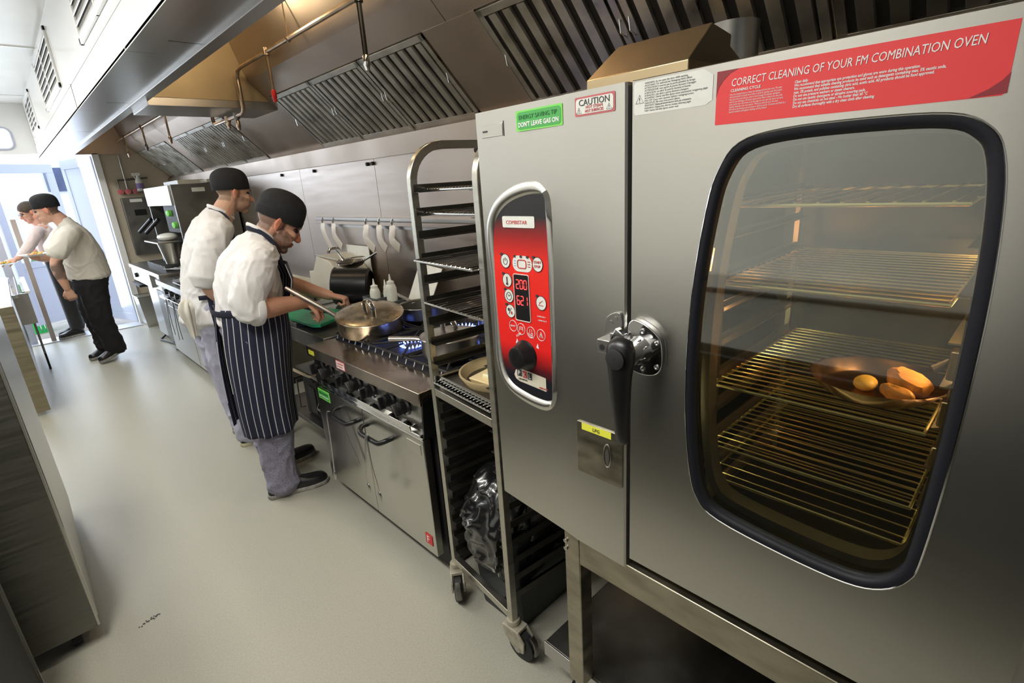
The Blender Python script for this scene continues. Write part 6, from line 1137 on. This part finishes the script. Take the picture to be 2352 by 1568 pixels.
skirt(PB, [((0.835, 3.76, 1.09), 0.178, 0.178, 0.208), ((0.835, 3.76, 0.97), 0.190, 0.190, 0.222), ((0.84, 3.76, 0.78), 0.185, 0.185, 0.220), ((0.85, 3.76, 0.55), 0.178, 0.178, 0.216)], -104, 104, F_, S_, n=44)
obj('waist_tie', M().tube([tuple(V3((0.836, 3.76, 1.07)) + V3((0.184 * math.cos(a), 0.214 * math.sin(a), 0.0))) for a in [math.radians(-118 + k * 6.05) for k in range(40)]], [(0.014, 0.004)] * 40, 8, side=(0, 0, 1)), NAVY, PB)
obj('neck_strap', M().tube(cat([(1.03, 3.64, 1.30), (1.045, 3.645, 1.42), (1.035, 3.665, 1.52), (0.99, 3.70, 1.565), (0.955, 3.755, 1.575), (0.99, 3.81, 1.565), (1.035, 3.85, 1.52), (1.045, 3.86, 1.42), (1.03, 3.87, 1.30)], 4), [(0.013, 0.004)] * 33, 8, side=(0, 0, 1)), NAVY, PB)
patch('apron_bib', PB, [[(1.01 - 0.10 * (j / 6 - 0.5) ** 2 * 2.4 + dx, 3.755 + (j / 6 - 0.5) * wd, z) for j in range(7)] for z, wd, dx in ((1.08, 0.36, -0.01), (1.18, 0.33, 0.0), (1.32, 0.26, 0.035))], APR)
obj('collar', M().tube([tuple(V3((1.03, 3.75, 1.553)) + V3((0.068 * math.cos(a), 0.066 * math.sin(a), 0.006 - 0.045 * math.cos(a)))) for a in [k * math.pi / 10 for k in range(20)]], [(0.011, 0.004)] * 20, 8, closed=True, side=(0, 0, 1)), WJ, PB)
TT = mat('cream_tea_towel', (0.80, 0.78, 0.70), 0.9, 0, 0.05, 15, bump=0.2)
tw = M(); twr = []
for z, x, y, w_, ph in ((1.07, 0.682, 3.585, 0.020, 0), (1.05, 0.668, 3.565, 0.038, 0.3), (1.01, 0.662, 3.56, 0.050, 0.6), (0.96, 0.668, 3.565, 0.038, 0.9), (0.91, 0.674, 3.57, 0.028, 1.2), (0.87, 0.676, 3.575, 0.024, 1.6), (0.84, 0.676, 3.575, 0.020, 1.8)):
    twr.append([(x + w_ * math.cos(a) * (0.75 + 0.25 * math.cos(5 * a + ph)), y + 0.7 * w_ * math.sin(a) * (0.75 + 0.25 * math.cos(5 * a + ph)), z + 0.012 * math.sin(2 * a + ph)) for a in [k * math.pi / 18 for k in range(36)]])
tw.rings(twr); twl = obj('tea_towel', tw, TT, None, ang=60, origin=(0.69, 3.58, 0.80)); twl['label'] = 'cream tea towel tucked into the second chef\'s waistband'; twl['category'] = 'towel'
# ---------------------------------------------------------------- leaning chef by the door (W)
PW = thing('person', 'chef leaning out at the doorway, back to the aisle, beige-white shirt and black trousers', 'person', (0.5, 6.95, 0.0))
HW = headm(V3((0.352, 6.93, 1.635)), 172, 18, 0); sW = 1.03
bW = M(); head(bW, HW, sW)
limb(bW, [(0.47, 6.93, 1.48, 0.08, 0.07), (0.43, 6.93, 1.55, 0.062, 0.064), (0.39, 6.93, 1.60, 0.058, 0.06)])
limb(bW, [(0.53, 6.98, 0.92, 0.16, 0.125), (0.53, 6.97, 1.10, 0.155, 0.125), (0.51, 6.95, 1.30, 0.165, 0.12), (0.49, 6.93, 1.42, 0.14, 0.09), (0.47, 6.93, 1.5, 0.07, 0.06)])
limb(bW, [(0.46, 6.73, 1.40, 0.055, 0.055), (0.37, 6.69, 1.28, 0.05, 0.05), (0.29, 6.68, 1.15, 0.045, 0.048), (0.285, 6.68, 1.05, 0.045, 0.047), (0.30, 6.69, 0.95, 0.036, 0.038), (0.31, 6.70, 0.88, 0.028, 0.030)], sub=5)
limb(bW, [(0.45, 7.12, 1.40, 0.055, 0.055), (0.36, 7.16, 1.28, 0.05, 0.05), (0.28, 7.16, 1.18, 0.045, 0.047), (0.22, 7.10, 1.18, 0.04, 0.042), (0.18, 7.02, 1.185, 0.028, 0.03)], sub=5)
hand(bW, (0.31, 6.70, 0.88), (0.15, 0.1, -0.95), (0.2, 0.9, -0.1), 1, (45, 60, 35), 1.05); hand(bW, (0.18, 7.02, 1.185), (-0.2, -0.9, 0.0), (0.2, 0, 0.9), -1, (20, 25, 20), 1.0)
for pts in ([(0.52, 6.90, 0.90, 0.09, 0.10), (0.50, 6.92, 0.50, 0.06, 0.065), (0.56, 7.05, 0.14, 0.036, 0.04)], [(0.50, 7.07, 0.90, 0.09, 0.10), (0.48, 7.20, 0.52, 0.06, 0.065), (0.50, 7.32, 0.13, 0.036, 0.04)]): limb(bW, pts)
def tattoo(p, c):
    if p.y < 6.8 and 0.98 < p.z < 1.17 and p.x < 0.36: return c.lerp(V3((0.05, 0.05, 0.05)), 0.75 * max(0, min(1, 0.6 + 2 * noise.noise(p * 16))))
    return c
meW = remesh(bW, 0.007, 2); sockets(meW, HW, sW); paint(meW, HW, (0.66, 0.38, 0.27), None, sW, tattoo, hair=(0.05, 0.04, 0.03, 0.8)); put('body', meW, SK, PW); eyes(HW, PW, sW); hat(HW, PW, sW)
jW = M()
limb(jW, [(0.535, 6.98, 0.955, 0.205, 0.188), (0.53, 6.97, 1.10, 0.20, 0.178), (0.515, 6.955, 1.25, 0.20, 0.168), (0.50, 6.94, 1.38, 0.175, 0.13), (0.475, 6.93, 1.48, 0.10, 0.085), (0.455, 6.93, 1.52, 0.075, 0.074)], 28)
limb(jW, [(0.50, 6.80, 1.41, 0.085, 0.08), (0.445, 6.73, 1.385, 0.092, 0.09), (0.37, 6.69, 1.30, 0.088, 0.09), (0.31, 6.68, 1.235, 0.085, 0.088)], 20)
limb(jW, [(0.50, 7.06, 1.41, 0.085, 0.08), (0.44, 7.13, 1.385, 0.092, 0.09), (0.37, 7.16, 1.30, 0.088, 0.09), (0.32, 7.16, 1.24, 0.085, 0.088)], 20)
put('jacket', remesh(jW, 0.009, 4, creases(0.008, 5.5, 7)), mat('warm_white_shirt', (0.74, 0.71, 0.64), 0.85, 0, 0.04, 12), PW)
tW = M()
for pts in ([(0.53, 6.91, 1.0, 0.125, 0.15), (0.52, 6.91, 0.85, 0.12, 0.14), (0.505, 6.93, 0.55, 0.10, 0.11), (0.54, 7.0, 0.30, 0.088, 0.10), (0.57, 7.06, 0.12, 0.085, 0.10)], [(0.51, 7.06, 1.0, 0.12, 0.14), (0.49, 7.12, 0.82, 0.11, 0.12), (0.475, 7.2, 0.55, 0.09, 0.10), (0.49, 7.28, 0.30, 0.08, 0.088), (0.50, 7.32, 0.13, 0.078, 0.085)]): limb(tW, pts, 20)
put('trousers', remesh(tW, 0.010, 4, creases(0.013, 5, 2)), mat('black_trouser', (0.016, 0.015, 0.018), 0.9), PW)
shoe(PW, (0.66, 7.10, 0.085), (0.38, 6.98, 0.0), 0.30, pitch=math.radians(14)); shoe(PW, (0.59, 7.37, 0.03), (0.34, 7.25, 0.0), 0.29, pitch=math.radians(5))
# ---------------------------------------------------------------- waiter with the plates (V)
PV = thing('person', 'person with glasses and pale pink shirt reaching over the pass, half hidden', 'person', (0.2, 8.0, -0.0))
HV = headm(V3((0.265, 8.0, 1.605)), 195, 22); sV = 1.0
bV = M(); head(bV, HV, sV)
limb(bV, [(0.33, 8.02, 1.44, 0.08, 0.07), (0.31, 8.01, 1.52, 0.058, 0.058), (0.29, 8.0, 1.57, 0.054, 0.056)])
limb(bV, [(0.38, 8.05, 0.92, 0.15, 0.12), (0.37, 8.04, 1.12, 0.14, 0.11), (0.34, 8.02, 1.38, 0.14, 0.10), (0.33, 8.02, 1.45, 0.07, 0.06)])
limb(bV, [(0.27, 7.85, 1.38, 0.045, 0.045), (0.18, 7.78, 1.26, 0.04, 0.04), (0.11, 7.74, 1.15, 0.036, 0.036), (0.01, 7.68, 1.09, 0.026, 0.028)], sub=5)
limb(bV, [(0.37, 8.18, 1.36, 0.045, 0.045), (0.33, 8.2, 1.22, 0.04, 0.04), (0.24, 8.12, 1.14, 0.036, 0.036), (0.13, 8.0, 1.13, 0.026, 0.028)], sub=5)
hand(bV, (0.01, 7.68, 1.09), (-0.9, -0.3, -0.1), (0, 0.2, -1), -1, (15, 25, 20)); hand(bV, (0.13, 8.0, 1.13), (-0.8, -0.3, -0.1), (0, 0, -1), 1, (25, 35, 20))
for pts in ([(0.36, 7.97, 0.9, 0.085, 0.09), (0.35, 7.98, 0.5, 0.055, 0.06), (0.36, 8.0, 0.1, 0.036, 0.04)], [(0.38, 8.14, 0.9, 0.085, 0.09), (0.38, 8.17, 0.5, 0.055, 0.06), (0.38, 8.2, 0.1, 0.036, 0.04)]): limb(bV, pts)
meV = remesh(bV, 0.008, 2); paint(meV, HV, (0.66, 0.36, 0.26), None, sV, hair=(0.12, 0.07, 0.04, 0.9)); put('body', meV, SK, PV); eyes(HV, PV, sV)
hr = M(); hr.ell((-0.018, 0, 0.045), (0.102, 0.084, 0.088), n=20, m=12); hr.v = [tuple(HV @ V3(p)) for p in hr.v]; obj('hair', hr, HAIR, PV)
gl = M()
for q in (-1, 1): gl.tube([tuple(HV @ V3((0.095, q * 0.031 + 0.022 * math.cos(a), 0.006 + 0.016 * math.sin(a)))) for a in [k * 0.628 for k in range(10)]], 0.002, 5, closed=True).tube([tuple(HV @ V3((0.095, q * 0.053, 0.008))), tuple(HV @ V3((0.0, q * 0.08, 0.01)))], 0.002, 5)
gl.tube([tuple(HV @ V3((0.095, -0.009, 0.008))), tuple(HV @ V3((0.095, 0.009, 0.008)))], 0.002, 5); obj('glasses', gl, 'inkk', PV)
jV = M()
limb(jV, [(0.375, 8.05, 0.98, 0.17, 0.14), (0.365, 8.04, 1.15, 0.165, 0.135), (0.345, 8.02, 1.34, 0.165, 0.12), (0.335, 8.02, 1.43, 0.10, 0.08), (0.325, 8.015, 1.47, 0.07, 0.07)], 24)
limb(jV, [(0.30, 7.90, 1.39, 0.07, 0.07), (0.24, 7.82, 1.33, 0.068, 0.068), (0.17, 7.77, 1.23, 0.06, 0.06), (0.10, 7.735, 1.155, 0.052, 0.052), (0.055, 7.71, 1.12, 0.045, 0.045)], 16)
limb(jV, [(0.37, 8.15, 1.38, 0.07, 0.07), (0.35, 8.2, 1.28, 0.064, 0.064), (0.31, 8.18, 1.2, 0.058, 0.058), (0.24, 8.12, 1.15, 0.05, 0.05)], 16)
put('shirt', remesh(jV, 0.010, 4, creases(0.007, 7, 5)), mat('pale_pink_shirt', (0.78, 0.66, 0.64), 0.85), PV)
tV = M()
for pts in ([(0.37, 7.97, 1.0, 0.11, 0.12), (0.36, 7.98, 0.5, 0.085, 0.09), (0.365, 8.0, 0.10, 0.075, 0.08)], [(0.385, 8.13, 1.0, 0.11, 0.12), (0.385, 8.16, 0.5, 0.085, 0.09), (0.385, 8.2, 0.10, 0.075, 0.08)]): limb(tV, pts, 16)
put('trousers', remesh(tV, 0.012, 3), 'blackm', PV); shoe(PV, (0.42, 8.0, 0), (0.14, 7.93, 0), 0.28); shoe(PV, (0.43, 8.2, 0), (0.15, 8.13, 0), 0.28)
PV.location = (0.22, 8.85, 0.012)
for (c, lab, fc) in (((-0.085, 8.44, 1.06), 'white plate of food held over the pass by the pink-shirted person', (0.75, 0.42, 0.12)), ((0.17, 6.93, 1.215), 'white plate of chips held up by the leaning chef', (0.85, 0.55, 0.18))):
    p_ = solo('plate', M().lathe([(0.001, 0), (0.07, 0), (0.13, 0.018), (0.132, 0.021), (0.07, 0.005), (0.001, 0.005)], c, n=36), 'paperw', lab, 'plate', 'plates of food at the pass')
    fm = thing('plated_food', 'mixed food ' + ('with green salad on the plate at the far left edge' if c[0] < 0 else 'and golden chips on the plate beside the leaning chef'), 'food', (c[0], c[1], c[2] + 0.006)); rd = random.Random(4)
    for k in range(12):
        a = rd.uniform(0, 6.28); q = rd.uniform(0, 0.06); x, y = c[0] + q * math.cos(a), c[1] + q * math.sin(a); d = V3((rd.uniform(-1, 1), rd.uniform(-1, 1), 0.2)).normalized() * 0.03
        obj('chip' if k % 3 else 'leaf', M().tube([(x - d.x, y - d.y, c[2] + 0.012), (x + d.x, y + d.y, c[2] + 0.022 + d.z)], 0.007, 6), mat('chip', fc, 0.6) if k % 3 else mat('salad', (0.2, 0.4, 0.06), 0.6), fm)
